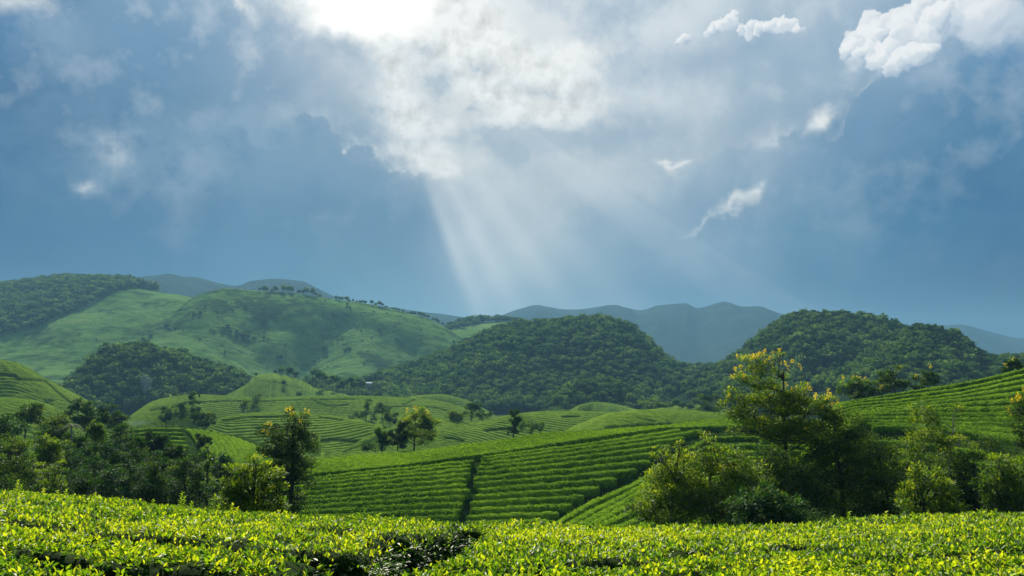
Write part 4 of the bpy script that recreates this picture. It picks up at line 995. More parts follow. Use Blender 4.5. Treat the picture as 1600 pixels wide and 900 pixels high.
make_tree('slender_tree', 'thin airy tree with a pale forked stem in front of the terraced tea', 1478, 52,
    [(1438,640,18,16),(1452,655,18,14),(1426,665,14,14),(1462,680,24,14),(1436,690,24,14),(1494,640,12,10),(1500,694,20,10),(1432,716,28,14),(1480,715,26,14)], leaf=YG, dens=.42, cl=.25, lsz=3.8, bark='pale_bark', trunk=.10, bare=6)
make_tree('leafy_shrub', 'bright green shrub standing up against the foreground tea, below the thin airy tree', 1445, 44,
    [(1430,738,10,14),(1462,742,12,12),(1446,752,20,14),(1424,774,18,18),(1470,762,22,16),(1444,795,32,18),(1474,792,24,18)], leaf=YG, dens=.55, cl=.3, lsz=5, cat='shrub', tonemul=1.15)
make_tree('leafy_shrub', 'dark shrub between the bright green one and the shrubs at the right edge', 1510, 50,
    [(1490,735,26,16),(1520,725,28,16),(1505,760,34,20),(1530,775,36,22),(1500,792,36,20)], leaf=DK, dens=.45, cl=.28, lsz=4.4, cat='shrub', tonemul=1.3)
make_tree('leafy_shrub', 'green shrub at the right edge of the picture, just above the foreground tea', 1572, 46,
    [(1560,728,24,14),(1590,740,26,18),(1562,760,28,18),(1600,775,30,22),(1570,785,34,20)], leaf=YG, dens=.5, cl=.3, lsz=4.6, cat='shrub', tonemul=1.0)
make_tree('flowering_tree', 'blossoming tree cut off by the right edge of the picture', 1606, 60,
    [(1592,640,18,16),(1600,665,22,16),(1612,625,18,14),(1622,650,22,20),(1606,690,24,16)], leaf=DK, dens=.55, cl=.26, bloom=[(1586,628,9,5),(1596,620,8,5),(1578,640,5,6),(1604,612,8,5)])
make_tree('leafy_shrub', 'low shrub on the ledge under the dark bank at the right', 1545, 66, [(1530,690,22,9),(1555,700,24,9),(1578,712,20,9)], leaf=DK, dens=.5, cl=.3, cat='shrub')
make_tree('leafy_shrub', 'straggling undergrowth below the terraced tea, left of the edge shrubs', 1470, 62, [(1420,725,30,10),(1470,735,34,10),(1520,742,34,10),(1560,752,30,8)], leaf=YG, dens=.4, cl=.26, cat='shrub', tonemul=.8)
# behind the brow of the terraced hill
make_tree('hedgerow_tree', 'leftmost of the three trees rising behind the terraced tea brow', 1335, 140, [(1318,604,10,8),(1334,598,12,8),(1350,602,9,8),(1330,612,18,8),(1348,614,14,8)], leaf=YG, dens=.7, bloom=[(1318,592,2,2),(1338,590,3,2),(1352,594,3,2)], tonemul=.7)
make_tree('hedgerow_tree', 'tallest of the three trees rising behind the terraced tea brow', 1395, 140, [(1394,578,9,8),(1384,590,14,10),(1404,590,14,10),(1394,602,24,10)], leaf=DK, dens=.75, bloom=[(1376,606,5,2)])
make_tree('hedgerow_tree', 'rightmost of the three trees rising behind the terraced tea brow', 1447, 138, [(1450,580,9,7),(1438,590,12,8),(1458,590,12,8),(1446,600,22,8)], leaf=DK, dens=.75, bloom=[(1454,574,3,2),(1430,588,3,3)])
make_tree('flowering_tree', 'small yellow-topped tree on the brow near the right edge', 1580, 122, [(1580,568,10,7),(1572,575,8,6),(1590,574,8,6)], leaf=DK, dens=.8, bloom=[(1578,563,6,3),(1572,572,4,3)])
make_tree('leafy_shrub', 'low bush between the first two trees on the terraced tea brow', 1368, 138, [(1362,612,9,5),(1374,610,9,6)], leaf=YG, dens=.8, cat='shrub', tonemul=.7)
# left of centre
make_tree('leafy_tree', 'rounded glossy tree in front of the tall dark one, left of the big tea slope', 396, 36,
    [(400,724,18,12),(378,738,24,14),(420,742,22,16),(360,758,20,14),(395,762,34,20),(432,766,16,16),(366,786,28,18),(405,792,36,18),(350,780,12,12),(436,788,12,14)], leaf=YG, dens=.50, cl=.26, lsz=5.2, asp=.36, tonemul=1.1)
make_tree('flowering_tree', 'tall dark tree left of centre with yellow blossom at its tip', 452, 68,
    [(462,650,16,11),(446,662,18,12),(476,668,18,14),(428,678,20,12),(458,684,28,16),(488,676,10,8),(430,702,26,16),(466,708,26,20),(450,730,28,20),(474,742,18,12),(484,752,12,10),(452,760,22,20),(458,785,20,18),(434,745,18,16)],
    leaf=DK, dens=.78, cl=.24, lsz=3.2, bloom=[(462,638,12,4),(476,644,7,4),(452,648,6,4),(424,662,6,5),(416,674,6,4),(458,694,4,3),(470,662,4,3)], tonemul=1.05)
make_tree('flowering_tree', 'round tree standing alone behind the middle of the tea slope, yellow on top', 648, 148,
    [(650,644,18,7),(636,652,14,9),(668,652,14,8),(650,660,24,11),(676,662,10,9),(630,670,16,10),(658,674,20,9),(640,682,16,8),(652,686,20,9),(630,682,12,8),(668,682,14,8)], leaf=YG, dens=.95, cl=.24, lsz=2.8, bloom=[(648,638,9,2),(634,643,4,2),(668,644,5,3),(652,646,4,2),(674,654,3,3)], tonemul=.8)
make_tree('dark_tree', 'narrow dark tree tucked against the left of the round yellow-topped one', 622, 146, [(624,674,10,10),(620,686,12,10),(628,692,10,8)], leaf=DK, dens=1.0, lsz=2.8)
make_tree('dark_tree', 'small round dark tree a few steps left of the yellow-topped one', 598, 146, [(598,674,12,9),(594,684,11,8),(606,684,10,8)], leaf=DK, dens=1.0, lsz=2.8)
make_tree('leafy_shrub', 'low bushes at the foot of the small round dark tree', 588, 144, [(572,697,9,4),(588,694,10,5),(600,698,8,4)], leaf=CO, dens=1.0, lsz=2.6, cat='shrub')
make_tree('columnar_tree', 'dark upright tree on the far tea hill, right of the yellow-topped one', 804, 182, [(803,645,7,7),(806,656,8,10),(803,668,8,9),(801,678,7,8)], leaf=DK, dens=1.1, lsz=2.6, tonemul=.7)
make_tree('leafy_shrub', 'pale loose bush leaning against the dark upright tree', 826, 182, [(820,664,10,6),(834,662,9,5),(826,672,12,5),(842,666,6,4)], leaf=CO, dens=.8, lsz=2.6, cat='shrub', tonemul=1.1)
make_tree('round_bush', 'round dark bush on the ridge line below the forest foot', 715, 262, [(714,652,13,10),(722,655,9,8),(708,656,8,8)], leaf=DK, dens=1.1, lsz=2.4, cat='bush')
make_tree('leafy_tree', 'lighter tree behind the round dark bush at the forest foot', 737, 285, [(736,632,10,8),(744,640,9,8),(730,642,8,8)], leaf=CO, dens=1.1, lsz=2.4, tonemul=1.1)
make_tree('leafy_shrub', 'line of low bushes right of the lighter forest-foot tree', 756, 275, [(752,648,7,6),(764,650,7,5),(746,652,6,5)], leaf=CO, dens=1.1, lsz=2.4, cat='shrub')
make_tree('round_bush', 'big round dark tree between the fanned tea hill and the smooth one', 320, 235, [(320,650,15,10),(310,658,12,9),(330,658,12,9)], leaf=DK, dens=1.2, lsz=2.5, cat='tree', tonemul=.85)
make_tree('columnar_tree', 'tiny upright tree on the long tea band above the smooth hill', 575, 345, [(575,630,4,6),(575,638,4,5)], leaf=DK, dens=1.6, lsz=2.2)
make_tree('leafy_tree', 'pale small tree behind the dip between two tea hills', 598, 340, [(598,632,7,5),(592,640,7,5),(604,640,7,5)], leaf=CO, dens=1.3, lsz=2.2)
make_tree('leafy_shrub', 'dark thicket filling the dip between two tea hills', 606, 300, [(600,652,9,8),(612,650,10,7),(620,654,8,6)], leaf=DK, dens=1.2, lsz=2.3, cat='shrub')
make_tree('leafy_shrub', 'row of small bushes behind the smooth tea hill', 570, 330, [(552,650,6,4),(562,648,6,4),(574,646,6,4),(586,650,6,5)], leaf=CO, dens=1.3, lsz=2.3, cat='shrub')
make_tree('yellow_bush', 'yellowish bush at the edge of the small bright field', 1017, 400, [(1010,630,10,6),(1022,630,10,7),(1034,635,7,4)], leaf=YG, dens=1.5, lsz=2.2, cat='bush', tonemul=.8)
make_tree('dark_tree', 'dark bushy tree at the end of the bright field, left of the blossoming tree', 1112, 330, [(1108,626,14,9),(1124,624,10,9),(1112,638,18,8)], leaf=DK, dens=1.2, lsz=2.3)
make_tree('lone_tree', 'small dark tree with a bare stem alone beside the fanned tea hill', 319, 132, [(319,684,10,7),(313,690,8,6),(325,690,8,6)], leaf=DK, dens=1.2, lsz=2.6, tonemul=.7)
make_tree('leafy_tree', 'blue-green tree on the tea spur, left of the big round dark tree', 263, 262, [(262,640,8,7),(258,650,9,7),(268,650,8,7)], leaf=CO, dens=1.2, lsz=2.4)
make_tree('leafy_tree', 'slender tree on the tea spur, tallest beside the big round dark tree', 304, 268, [(304,620,6,6),(302,632,8,8),(306,645,9,8)], leaf=CO, dens=1.2, lsz=2.4)
make_tree('leafy_tree', 'short tree midway along the tea spur', 286, 266, [(285,634,6,6),(284,644,8,8)], leaf=CO, dens=1.2, lsz=2.4)
make_tree('columnar_tree', 'small upright tree on the tea band above the smooth hill, left end', 382, 335, [(382,632,5,5),(382,638,5,5)], leaf=DK, dens=1.5, lsz=2.2)
make_tree('leafy_tree', 'small tree on the crest of the tea band, left of centre', 403, 395, [(403,620,5,5),(399,625,5,4)], leaf=DK, dens=1.5, lsz=2.2)

# the wood on the left
LW = [
 ('layered_tree', 'tree at the left edge with a yellow-green layered crown', 28, 66, [(18,690,18,8),(36,700,22,8),(8,706,18,8),(56,712,16,8),(24,722,26,9),(52,732,20,8),(8,736,22,9),(34,748,26,9),(60,752,16,8)], YG, .55, .9),
 ('dark_tree', 'dense dark tree with lit yellow-green caps, second row in from the left edge', 86, 100, [(84,655,18,7),(102,662,12,7),(70,668,14,8),(90,674,20,10),(84,688,26,10)], DK, .9, 1.15),
 ('spreading_tree', 'wide flat-topped tree at the back of the left wood, highest against the tea hills', 148, 150, [(128,630,14,7),(148,634,16,7),(168,636,14,7),(118,644,16,9),(145,648,20,9),(176,650,18,9),(140,662,24,9),(170,664,18,8)], CO, .95, .9),
 ('dark_tree', 'tree at the back left under the low tea rise', 46, 135, [(46,638,11,7),(40,650,14,8),(56,652,12,8)], DK, .95, .8),
 ('dark_tree', 'dark tree half hidden at the left edge, behind the layered yellow-green one', 14, 110, [(10,660,18,9),(26,668,14,8),(12,678,22,10)], DK, .9, .8),
 ('pointed_tree', 'pointed yellow-lit tree just left of the fanned tea hill', 153, 92, [(152,662,7,6),(150,672,11,8),(156,682,12,8),(150,694,14,8)], YG, .95, .85),
 ('dark_tree', 'tree with stepped branches between the pointed one and the left edge', 76, 80, [(72,688,14,7),(90,694,12,7),(66,702,16,8),(86,710,18,8),(62,718,16,8)], YG, .75, .75),
 ('layered_tree', 'low layered tree right above the foreground tea near the left edge', 82, 54, [(92,728,12,7),(76,740,18,7),(96,748,14,7),(84,762,22,9)], YG, .6, .8),
 ('broadleaf_tree', 'broad cool-green tree in the middle of the left wood', 165, 76, [(160,694,18,7),(184,698,18,7),(140,704,16,7),(164,712,26,9),(194,714,20,8),(132,720,18,8),(160,730,28,10)], CO, .7, 1.0),
 ('layered_tree', 'layered cool-green tree low in the middle of the left wood', 190, 58, [(176,736,20,7),(204,732,20,7),(160,746,20,7),(190,750,30,8),(218,744,16,8),(176,764,28,10),(212,766,24,10)], CO, .62, 1.15),
 ('round_tree', 'left one of the dark twin tops against the fanned tea hill', 236, 108, [(236,681,7,7),(237,692,9,9),(234,704,12,9)], DK, 1.1, .6),
 ('round_tree', 'right one of the dark twin tops against the fanned tea hill', 251, 108, [(251,681,7,7),(250,692,8,9),(252,704,12,9)], DK, 1.1, .6),
 ('round_tree', 'dark tree left of the twin tops, below the lit tea', 214, 100, [(213,688,9,7),(210,698,13,9),(218,708,14,9)], DK, 1.0, .6),
 ('dome_tree', 'domed dark tree right of the twin tops', 272, 92, [(270,702,13,8),(284,708,11,8),(264,714,16,9),(282,720,14,8)], DK, .95, .75),
 ('dark_tree', 'tall matt dark tree just above the foreground tea, front of the left wood', 243, 60, [(243,726,12,11),(240,744,18,14),(246,764,20,16),(238,784,22,14)], DK, .8, .75),
 ('layered_tree', 'layered tree with lit yellow plates at the right end of the left wood', 294, 64, [(286,722,18,5),(304,728,16,6),(270,730,14,6),(292,740,26,8),(312,744,12,8),(280,756,24,9),(304,762,18,9)], CO, .7, 1.25),
 ('slender_tree', 'slim pale-green sapling between the left wood and the tall dark tree', 326, 70, [(325,720,5,8),(325,734,7,10),(326,750,8,12)], YG, .8, .6),
 ('dark_tree', 'dark filler tree in the heart of the left wood', 200, 86, [(196,712,20,9),(222,716,18,9),(210,728,26,10)], DK, .8, .8),
 ('dark_tree', 'dark tree behind the matt one, left of the domed tree', 262, 80, [(262,724,16,9),(252,736,18,10)], DK, .8, .8),
 ('dark_tree', 'small dark tree at the back of the wood beside the pointed one', 120, 96, [(118,684,14,8),(130,694,14,9),(114,700,16,9)], DK, .85, .8),
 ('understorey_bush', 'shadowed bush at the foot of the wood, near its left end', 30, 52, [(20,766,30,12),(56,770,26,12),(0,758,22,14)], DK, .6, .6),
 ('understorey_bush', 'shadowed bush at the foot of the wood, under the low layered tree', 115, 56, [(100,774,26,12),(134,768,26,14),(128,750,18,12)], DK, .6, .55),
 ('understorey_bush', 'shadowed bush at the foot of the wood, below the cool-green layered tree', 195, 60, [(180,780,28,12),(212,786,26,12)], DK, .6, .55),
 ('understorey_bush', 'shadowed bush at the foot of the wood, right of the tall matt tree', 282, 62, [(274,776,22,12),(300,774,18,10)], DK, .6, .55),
 ('understorey_bush', 'dark bush in the gap between the left wood and the rounded glossy tree', 345, 78, [(340,740,14,10),(356,732,12,10),(338,756,10,10)], DK, .9, .65),
]
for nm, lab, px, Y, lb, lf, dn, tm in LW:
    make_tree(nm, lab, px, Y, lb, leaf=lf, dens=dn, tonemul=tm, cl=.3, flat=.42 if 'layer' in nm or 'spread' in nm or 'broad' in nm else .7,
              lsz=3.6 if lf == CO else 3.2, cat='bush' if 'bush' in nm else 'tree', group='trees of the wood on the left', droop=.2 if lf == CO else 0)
ub = np.random.default_rng(11)
ORD = ['leftmost', 'second', 'third', 'fourth', 'fifth', 'sixth', 'seventh', 'eighth', 'ninth', 'tenth', 'eleventh', 'twelfth', 'thirteenth', 'fourteenth', 'fifteenth', 'sixteenth', 'seventeenth', 'eighteenth', 'nineteenth', 'rightmost']
where = ['below the left edge trees', 'beside the layered yellow-green tree', 'left of the middle', 'near the middle', 'right of the middle', 'toward the glossy rounded tree']
for i in range(20):
    px = 6 + i * 17.0 + ub.uniform(-5, 5); Y = ub.uniform(60, 92); py = np.interp(px, [0, 150, 340], [752, 768, 782]) - (Y - 60) * .9 + ub.uniform(-5, 5)
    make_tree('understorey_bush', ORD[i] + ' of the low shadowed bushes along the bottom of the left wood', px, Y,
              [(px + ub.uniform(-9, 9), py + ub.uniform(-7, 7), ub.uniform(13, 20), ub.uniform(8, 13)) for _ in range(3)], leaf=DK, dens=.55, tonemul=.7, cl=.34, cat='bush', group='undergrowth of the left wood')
fl = [('dark tree deep in the left wood, at the far left', 20, 700, 88), ('dark tree deep in the left wood, under the flat-topped tree', 130, 705, 100), ('dark tree deep in the left wood, right below the palm', 108, 718, 84), ('dark tree deep in the left wood, left of the palm', 60, 722, 90),
      ('dark tree deep in the left wood, right of the broad cool-green tree', 205, 712, 98), ('dark tree filling the wood below the twin tops', 240, 722, 96), ('dark tree at the right end of the wood, behind the yellow-plated tree', 300, 732, 88), ('dark tree low in the wood, between palm and matt tree', 150, 742, 70),
      ('dark tree low in the wood, near its left end', 45, 750, 66), ('dark tree low in the wood, under the broad cool-green tree', 175, 760, 66), ('dark tree low in the wood, right of the matt tree', 268, 762, 68), ('dark tree behind the flat-topped tree, against the low tea rise', 95, 660, 140), ('low dark tree under the lone stemmed one', 318, 716, 110),
      ('dark tree at the left edge below the tea hills', 4, 672, 125), ('dark tree just right of the flat-topped tree', 190, 676, 130), ('dark tree under the left of the fanned tea hill', 180, 700, 118), ('small dark tree under the fanned tea rows', 345, 722, 118)]
for lab, px, py, Y in fl:
    s_ = 62 / Y * 1.35
    make_tree('dark_tree', lab, px, Y, [(px, py - 14 * s_, 14 * s_, 8 * s_), (px - 13 * s_, py, 15 * s_, 9 * s_), (px + 13 * s_, py - 2, 15 * s_, 9 * s_), (px - 5 * s_, py + 14 * s_, 20 * s_, 11 * s_), (px + 8 * s_, py + 26 * s_, 20 * s_, 11 * s_)],
              leaf=DK if rng.random() < .6 else CO, dens=.7, tonemul=rng.uniform(.7, 1.0), cl=.33, flat=.55, group='trees of the wood on the left')
# a little palm with a pale stem stands among them
def palm(px, ptop, Y, label):
    w = P(px, ptop, Y); bz = float(Hz(w[0], Y)[0]); root = empty('palm_tree', (w[0], Y, bz)); tag(root, label, 'palm')
    h = w[2] - bz; v, q = tube(bend((0, 0, -.3), (0, 0, h), 10, .01), np.linspace(.13, .09, 10), 8)
    obj('trunk', mesh('trunk', v, Q=q, mats=[M['pale_bark']], smooth=True), root)
    for i in range(13):
        a = i * 2.4; e = rng.uniform(.1, 1.1); t = np.linspace(0, 1, 14)[:, None]; Lf = 1.2
        c = np.array([[0, 0, h]]) + np.array([[cos(a) * cos(e), sin(a) * cos(e), sin(e)]]) * Lf * t + np.array([[cos(a) * .4, sin(a) * .4, -1.3]]) * t**2
        side = np.array([-sin(a), cos(a), 0.])
        cs = np.repeat(c, 2, 0); D = unit(np.where(np.arange(28)[:, None] % 2 == 0, side, -side) + np.array([cos(a), sin(a), -.5]) * .6)
        v, tt, kk = leaf_geo(cs, D, np.tile([0, 0, 1.], (28, 1)), np.interp(np.arange(28), [0, 14, 27], [.2, .38, .12]), .06, .1)
        obj('frond', mesh('frond', v, T=tt, mats=[M['leaf_dark']], attrs={'tone': np.full(len(v), .35)}), root)
palm(112, 664, 92, 'little palm with a pale bare stem rising out of the left wood')

# ------------------------------------------------------------------ far trees: a few crown shapes, copied
def ico():
    g = (1 + 5 ** .5) / 2
    v = unit(np.array([(-1,g,0),(1,g,0),(-1,-g,0),(1,-g,0),(0,-1,g),(0,1,g),(0,-1,-g),(0,1,-g),(g,0,-1),(g,0,1),(-g,0,-1),(-g,0,1)], float))
    f = [(0,11,5),(0,5,1),(0,1,7),(0,7,10),(0,10,11),(1,5,9),(5,11,4),(11,10,2),(10,7,6),(7,1,8),(3,9,4),(3,4,2),(3,2,6),(3,6,8),(3,8,9),(4,9,5),(2,4,11),(6,2,10),(8,6,7),(9,8,1)]
    return v, f
def subdiv(v, f):
    v = list(map(tuple, v)); c = {}; o = []
    def mid(a, b):
        k = (min(a, b), max(a, b))
        if k not in c: p = unit(np.array(v[a]) + np.array(v[b])); v.append(tuple(p)); c[k] = len(v) - 1
        return c[k]
    for a, b, d in f:
        x, y, z = mid(a, b), mid(b, d), mid(d, a); o += [(a, x, z), (b, y, x), (d, z, y), (x, y, z)]
    return np.array(v), o
IV, IF = subdiv(*ico()); IF = np.array(IF)
def far_crown(seed, nleaf=44, tall=1.1):
    """unit crown, centre at z = 1, radius about 1: lumpy core of boughs and leafy tufts round it"""
    r0 = np.random.default_rng(seed); lumps = unit(r0.normal(size=(7, 3))); lumps[:, 2] = np.abs(lumps[:, 2]) * .8 - .1
    d = .62 + .30 * np.max(np.clip(IV @ lumps.T - .55, 0, 1), 1) / .45 + r0.normal(0, .05, len(IV))
    core = IV * d[:, None] * [1, 1, tall * .9]; core[:, 2] = np.where(core[:, 2] < -.35, -.35 + (core[:, 2] + .35) * .3, core[:, 2])
    n = nleaf; u = unit(r0.normal(size=(n, 3)) + [0, 0, .35]); dd = .66 + .36 * np.max(np.clip(u @ lumps.T - .5, 0, 1), 1) / .5
    C = u * dd[:, None] * [1, 1, tall] * r0.uniform(.75, 1.05, (n, 1))
    D = unit(np.cross(u, r0.normal(size=(n, 3))) + u * .5 + [0, 0, .1]); L = r0.uniform(.3, .52, n)
    v, t, kk = leaf_geo(C, D, unit(u + r0.normal(size=(n, 3)) * .4), L, L * .75, .15)
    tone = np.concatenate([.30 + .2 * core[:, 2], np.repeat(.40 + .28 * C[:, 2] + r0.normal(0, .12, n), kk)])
    V = np.concatenate([core, v]); V[:, 2] += 1.0
    return V, np.concatenate([IF, t + len(core)]), np.clip(tone, 0, 1)
CR = [far_crown(s, 70, tl) for s, tl in ((1, 1.0), (2, 1.2), (3, .9), (4, 1.4), (5, 1.1), (6, 1.0), (7, 1.25), (8, .95))]
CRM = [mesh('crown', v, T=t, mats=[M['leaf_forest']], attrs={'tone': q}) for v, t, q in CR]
tv, tq = tube(np.array([(0, 0, -.5), (0.02, 0, .3), (0, 0, 1.0)]), [.07, .05, .03], 5)
TRM = mesh('trunk', tv, Q=tq, mats=[M['bark']], smooth=True)
def far_tree(name, label, x, y, z, r, h, group, cat='tree'):
    o = empty(name, (x, y, z)); tag(o, label, cat, group)
    i = rng.integers(0, 8); c = obj('crown', CRM[i], o); s = max(h - 2 * r, 0.15 * h)
    c.location = (0, 0, s * .9); c.scale = (r, r * rng.uniform(.85, 1.1), (h - s) / 2.05); c.rotation_euler = (0, 0, rng.uniform(0, 6.28))
    t = obj('trunk', TRM, o); t.scale = (h * .35, h * .35, s + .5 * (h - s))
    return o
# forests: positions over the visible side of each hill
def forest_pts(h, spacing, tmin, tmax, lower=None, px0=-60, px1=1660, jit=.8, region=None):
    a0, a1 = max(h.a0, a_of(px0, 560)), min(h.a1, a_of(px1, 560)); a = np.linspace(a0, a1, 60); Yn, _ = h.nodes(a)
    ymn, ymx = Yn[0].min(), Yn[-1].max()
    xs_ = np.arange(a0 * ymx - 50, a1 * ymx + 50, spacing); ys_ = np.arange(ymn, ymx, spacing * .9)
    X, Y = np.meshgrid(xs_, ys_); X = X + (np.arange(len(ys_)) % 2)[:, None] * spacing / 2
    X = (X + rng.uniform(-.5, .5, X.shape) * spacing * jit).ravel(); Y = (Y + rng.uniform(-.5, .5, Y.shape) * spacing * jit).ravel()
    A = X / Y; k = (A > a0) & (A < a1); X, Y, A = X[k], Y[k], A[k]
    Yn, Zn = h.nodes(A); t = (Y - Yn[0]) / (Yn[h.r] - Yn[0]); k = (t > tmin) & (t < tmax)
    X, Y = X[k], Y[k]; Z = h.z(X, Y); k = ~np.isnan(Z) & (Z > Hz(X, Y) - 1.5)
    X, Y, Z = X[k], Y[k], Z[k]
    if region is not None:
        k = region(X, Y, Z); X, Y, Z = X[k], Y[k], Z[k]
    return np.stack([X, Y, Z], 1)
def pix(X, Y, Z):
    z = Z - HZ; yc = Y * CP + z * SP; zc = -Y * SP + z * CP
    return 800 + FPX * X / yc, 450 - FPX * zc / yc
def left_forest_region(X, Y, Z):
    px, py = pix(X, Y, Z); lim = np.interp(px, [-400, -60, 0, 50, 100, 150, 200, 232, 245, 260], [560, 545, 528, 516, 505, 498, 490, 476, 456, 440]) + 4 * vnoise(px / 14, px * 0, 3)
    return (py < lim) & (px < 256)
def strip_region(X, Y, Z):
    px, py = pix(X, Y, Z); return (py < np.interp(px, [640, 690, 700, 720, 760, 800, 830], [540, 530, 516, 512, 503, 502, 520]) + 1) 
FT = []
shx, shy, _ = cast(forest_hill, [577], [606])
def forest(h, spacing, r, hh, key, tmin=0.0, tmax=1.1, region=None, **k):
    p = forest_pts(h, spacing, tmin, tmax, region=region, **k); n = len(p)
    big = 1 + .5 * fbm(p[:, 0], p[:, 1], 60, 2, 91)
    R = r * np.clip(rng.lognormal(-.06, .32, n), .45, 1.9) * big; Hh = hh * rng.uniform(.75, 1.2, n) * big
    pq = pix(p[:, 0], p[:, 1], p[:, 2]); clear = (np.abs(pq[0] - 577) < 10) & (p[:, 1] < shy[0] + 6) & (key == 'middle')
    for i in range(n):
        if not clear[i]: FT.append((key, p[i, 0], p[i, 1], p[i, 2], R[i], Hh[i]))
forest(forest_hill, 6.5, 3.7, 10.5, 'middle')
forest(grove_mound, 6.0, 3.8, 8.5, 'grove', tmin=.2)
forest(east_forest, 6.1, 3.7, 10, 'east')
forest(east_spur, 5.3, 3.4, 9, 'spur')
forest(knoll, 6.0, 3.7, 9.5, 'knoll', tmin=.22)
forest(left_ridge, 8.6, 5.0, 13, 'west', region=left_forest_region, tmax=1.15, px0=-330)
forest(strip_hill, 9, 5.0, 11, 'strip', region=strip_region, tmin=.5, tmax=1.15)
forest(left_ridge, 9, 4, 8, 'west', region=lambda X, Y, Z: (lambda q: (q[0] > 245) & (q[0] < 300) & (q[1] < 475) & (rng.random(len(X)) < .5))(pix(X, Y, Z)), tmin=.8, tmax=1.15)
names = {'middle': ('forest tree near the foot of the dark forested hill in the middle', 'trees of the middle forest'),
         'grove': ('tree of the paler grove bulging out below the middle forested hill', 'trees of the pale grove'),
         'east': ('forest tree on the slope of the rounded forested hill at the right', 'trees of the right forest'),
         'spur': ('forest tree on the smaller rounded hill in front at the right', 'trees of the front right forest'),
         'knoll': ('tree of the dark wood on the knoll at the left', 'trees of the knoll wood'),
         'west': ('forest tree on the upper left hill', 'trees of the upper left forest'), 'strip': ('tree of the wooded strip on the saddle', 'trees of the saddle strip')}
scr = [f[4] / f[2] for f in FT]; order = np.argsort(scr)[::-1]
def inview(f):
    q, w_ = pix(f[1], f[2], f[3] + f[5]); return -5 < q < 1605
big_ids = [i for i in order if inview(FT[i]) and FT[i][0] in ('spur', 'knoll', 'grove', 'middle', 'east')][:300]
ctr = {k: np.median([[*pix(f[1], f[2], f[3])] for f in FT if f[0] == k], axis=0) for k in names}
def where_word(k, x, y, z):
    px, py = pix(x, y, z); c = ctr[k]; dx, dy = px - c[0], py - c[1]
    return ('low on' if dy > 8 else 'high on' if dy < -8 else 'midway up') + ' ' + ('the far left of' if dx < -60 else 'the left of' if dx < -20 else 'the far right of' if dx > 60 else 'the right of' if dx > 20 else 'the centre of') + ' '
short = {'middle': 'the dark middle forest', 'grove': 'the paler grove', 'east': 'the rounded right forest', 'spur': 'the front right forested hill', 'knoll': 'the dark knoll wood'}
for i in big_ids:
    k, x, y, z, r, h = FT[i]; far_tree('forest_tree', ('broad' if r > 4.2 else 'slim' if r < 3.2 else 'rounded') + ' forest tree ' + where_word(k, x, y, z) + short[k], x, y, z - .3, r, h, names[k][1])
rest = {}
bs = set(big_ids)
for i, f in enumerate(FT):
    if i not in bs: rest.setdefault(f[0], []).append(f)
print('forest trees', len(FT))
# the rest of each forest: one object that scatters the same crowns with geometry nodes
crown_set = bpy.data.collections.new('crown_shapes')
for i, (v, t, q) in enumerate(far_crown(40 + i, 84, tl) for i, tl in enumerate((1.0, 1.2, .9, 1.4, 1.1, 1.0, 1.25, .95))):
    crown_set.objects.link(bpy.data.objects.new('crown_shape', mesh('crown_shape', v, T=t, mats=[M['leaf_forest']], attrs={'tone': q})))
def scatter_nodes():
    g = bpy.data.node_groups.new('scatter_crowns', 'GeometryNodeTree')
    g.interface.new_socket('Geometry', in_out='INPUT', socket_type='NodeSocketGeometry'); g.interface.new_socket('Geometry', in_out='OUTPUT', socket_type='NodeSocketGeometry')
    n = g.nodes; l = g.links; gi = n.new('NodeGroupInput'); go = n.new('NodeGroupOutput'); ip = n.new('GeometryNodeInstanceOnPoints')
    ci = n.new('GeometryNodeCollectionInfo'); ci.inputs['Collection'].default_value = crown_set; ci.inputs['Separate Children'].default_value = True; ci.inputs['Reset Children'].default_value = True
    def att(nm, typ):
        q = n.new('GeometryNodeInputNamedAttribute'); q.data_type = typ; q.inputs['Name'].default_value = nm; return q.outputs[0]
    l.new(gi.outputs[0], ip.inputs['Points']); l.new(ci.outputs[0], ip.inputs['Instance']); ip.inputs['Pick Instance'].default_value = True
    l.new(att('shape', 'INT'), ip.inputs['Instance Index']); l.new(att('size', 'FLOAT_VECTOR'), ip.inputs['Scale']); l.new(att('turn', 'FLOAT_VECTOR'), ip.inputs['Rotation'])
    l.new(ip.outputs[0], go.inputs[0]); return g
SCN = scatter_nodes()
for key, fs in rest.items():
    f_ = np.array([q[1:] for q in fs], float); n_ = len(f_); st = np.maximum(f_[:, 4] - 2 * f_[:, 3], .15 * f_[:, 4])
    me = bpy.data.meshes.new('forest'); me.vertices.add(n_)
    me.vertices.foreach_set('co', np.stack([f_[:, 0], f_[:, 1], f_[:, 2] + st * .8 - .5], 1).astype(np.float32).ravel())
    me.attributes.new('shape', 'INT', 'POINT').data.foreach_set('value', rng.integers(0, 8, n_).astype(np.int32))
    me.attributes.new('size', 'FLOAT_VECTOR', 'POINT').data.foreach_set('vector', np.stack([f_[:, 3], f_[:, 3] * rng.uniform(.85, 1.15, n_), (f_[:, 4] - st) / 2.05], 1).astype(np.float32).ravel())
    me.attributes.new('turn', 'FLOAT_VECTOR', 'POINT').data.foreach_set('vector', np.stack([np.zeros(n_), np.zeros(n_), rng.uniform(0, 6.28, n_)], 1).astype(np.float32).ravel())
    o = obj('forest', me); md = o.modifiers.new('scatter', 'NODES'); md.node_group = SCN
    tag(o, {'middle': 'dense forest over the dark hill in the middle', 'grove': 'rest of the paler grove below the middle hill', 'east': 'dense forest over the rounded hill at the right',
            'spur': 'dense forest over the smaller hill in front at the right', 'knoll': 'dark wood over the knoll at the left', 'west': 'dark forest over the top of the upper left hill',
            'strip': 'thin strip of forest along the saddle skyline'}[key], 'forest', kind='stuff')
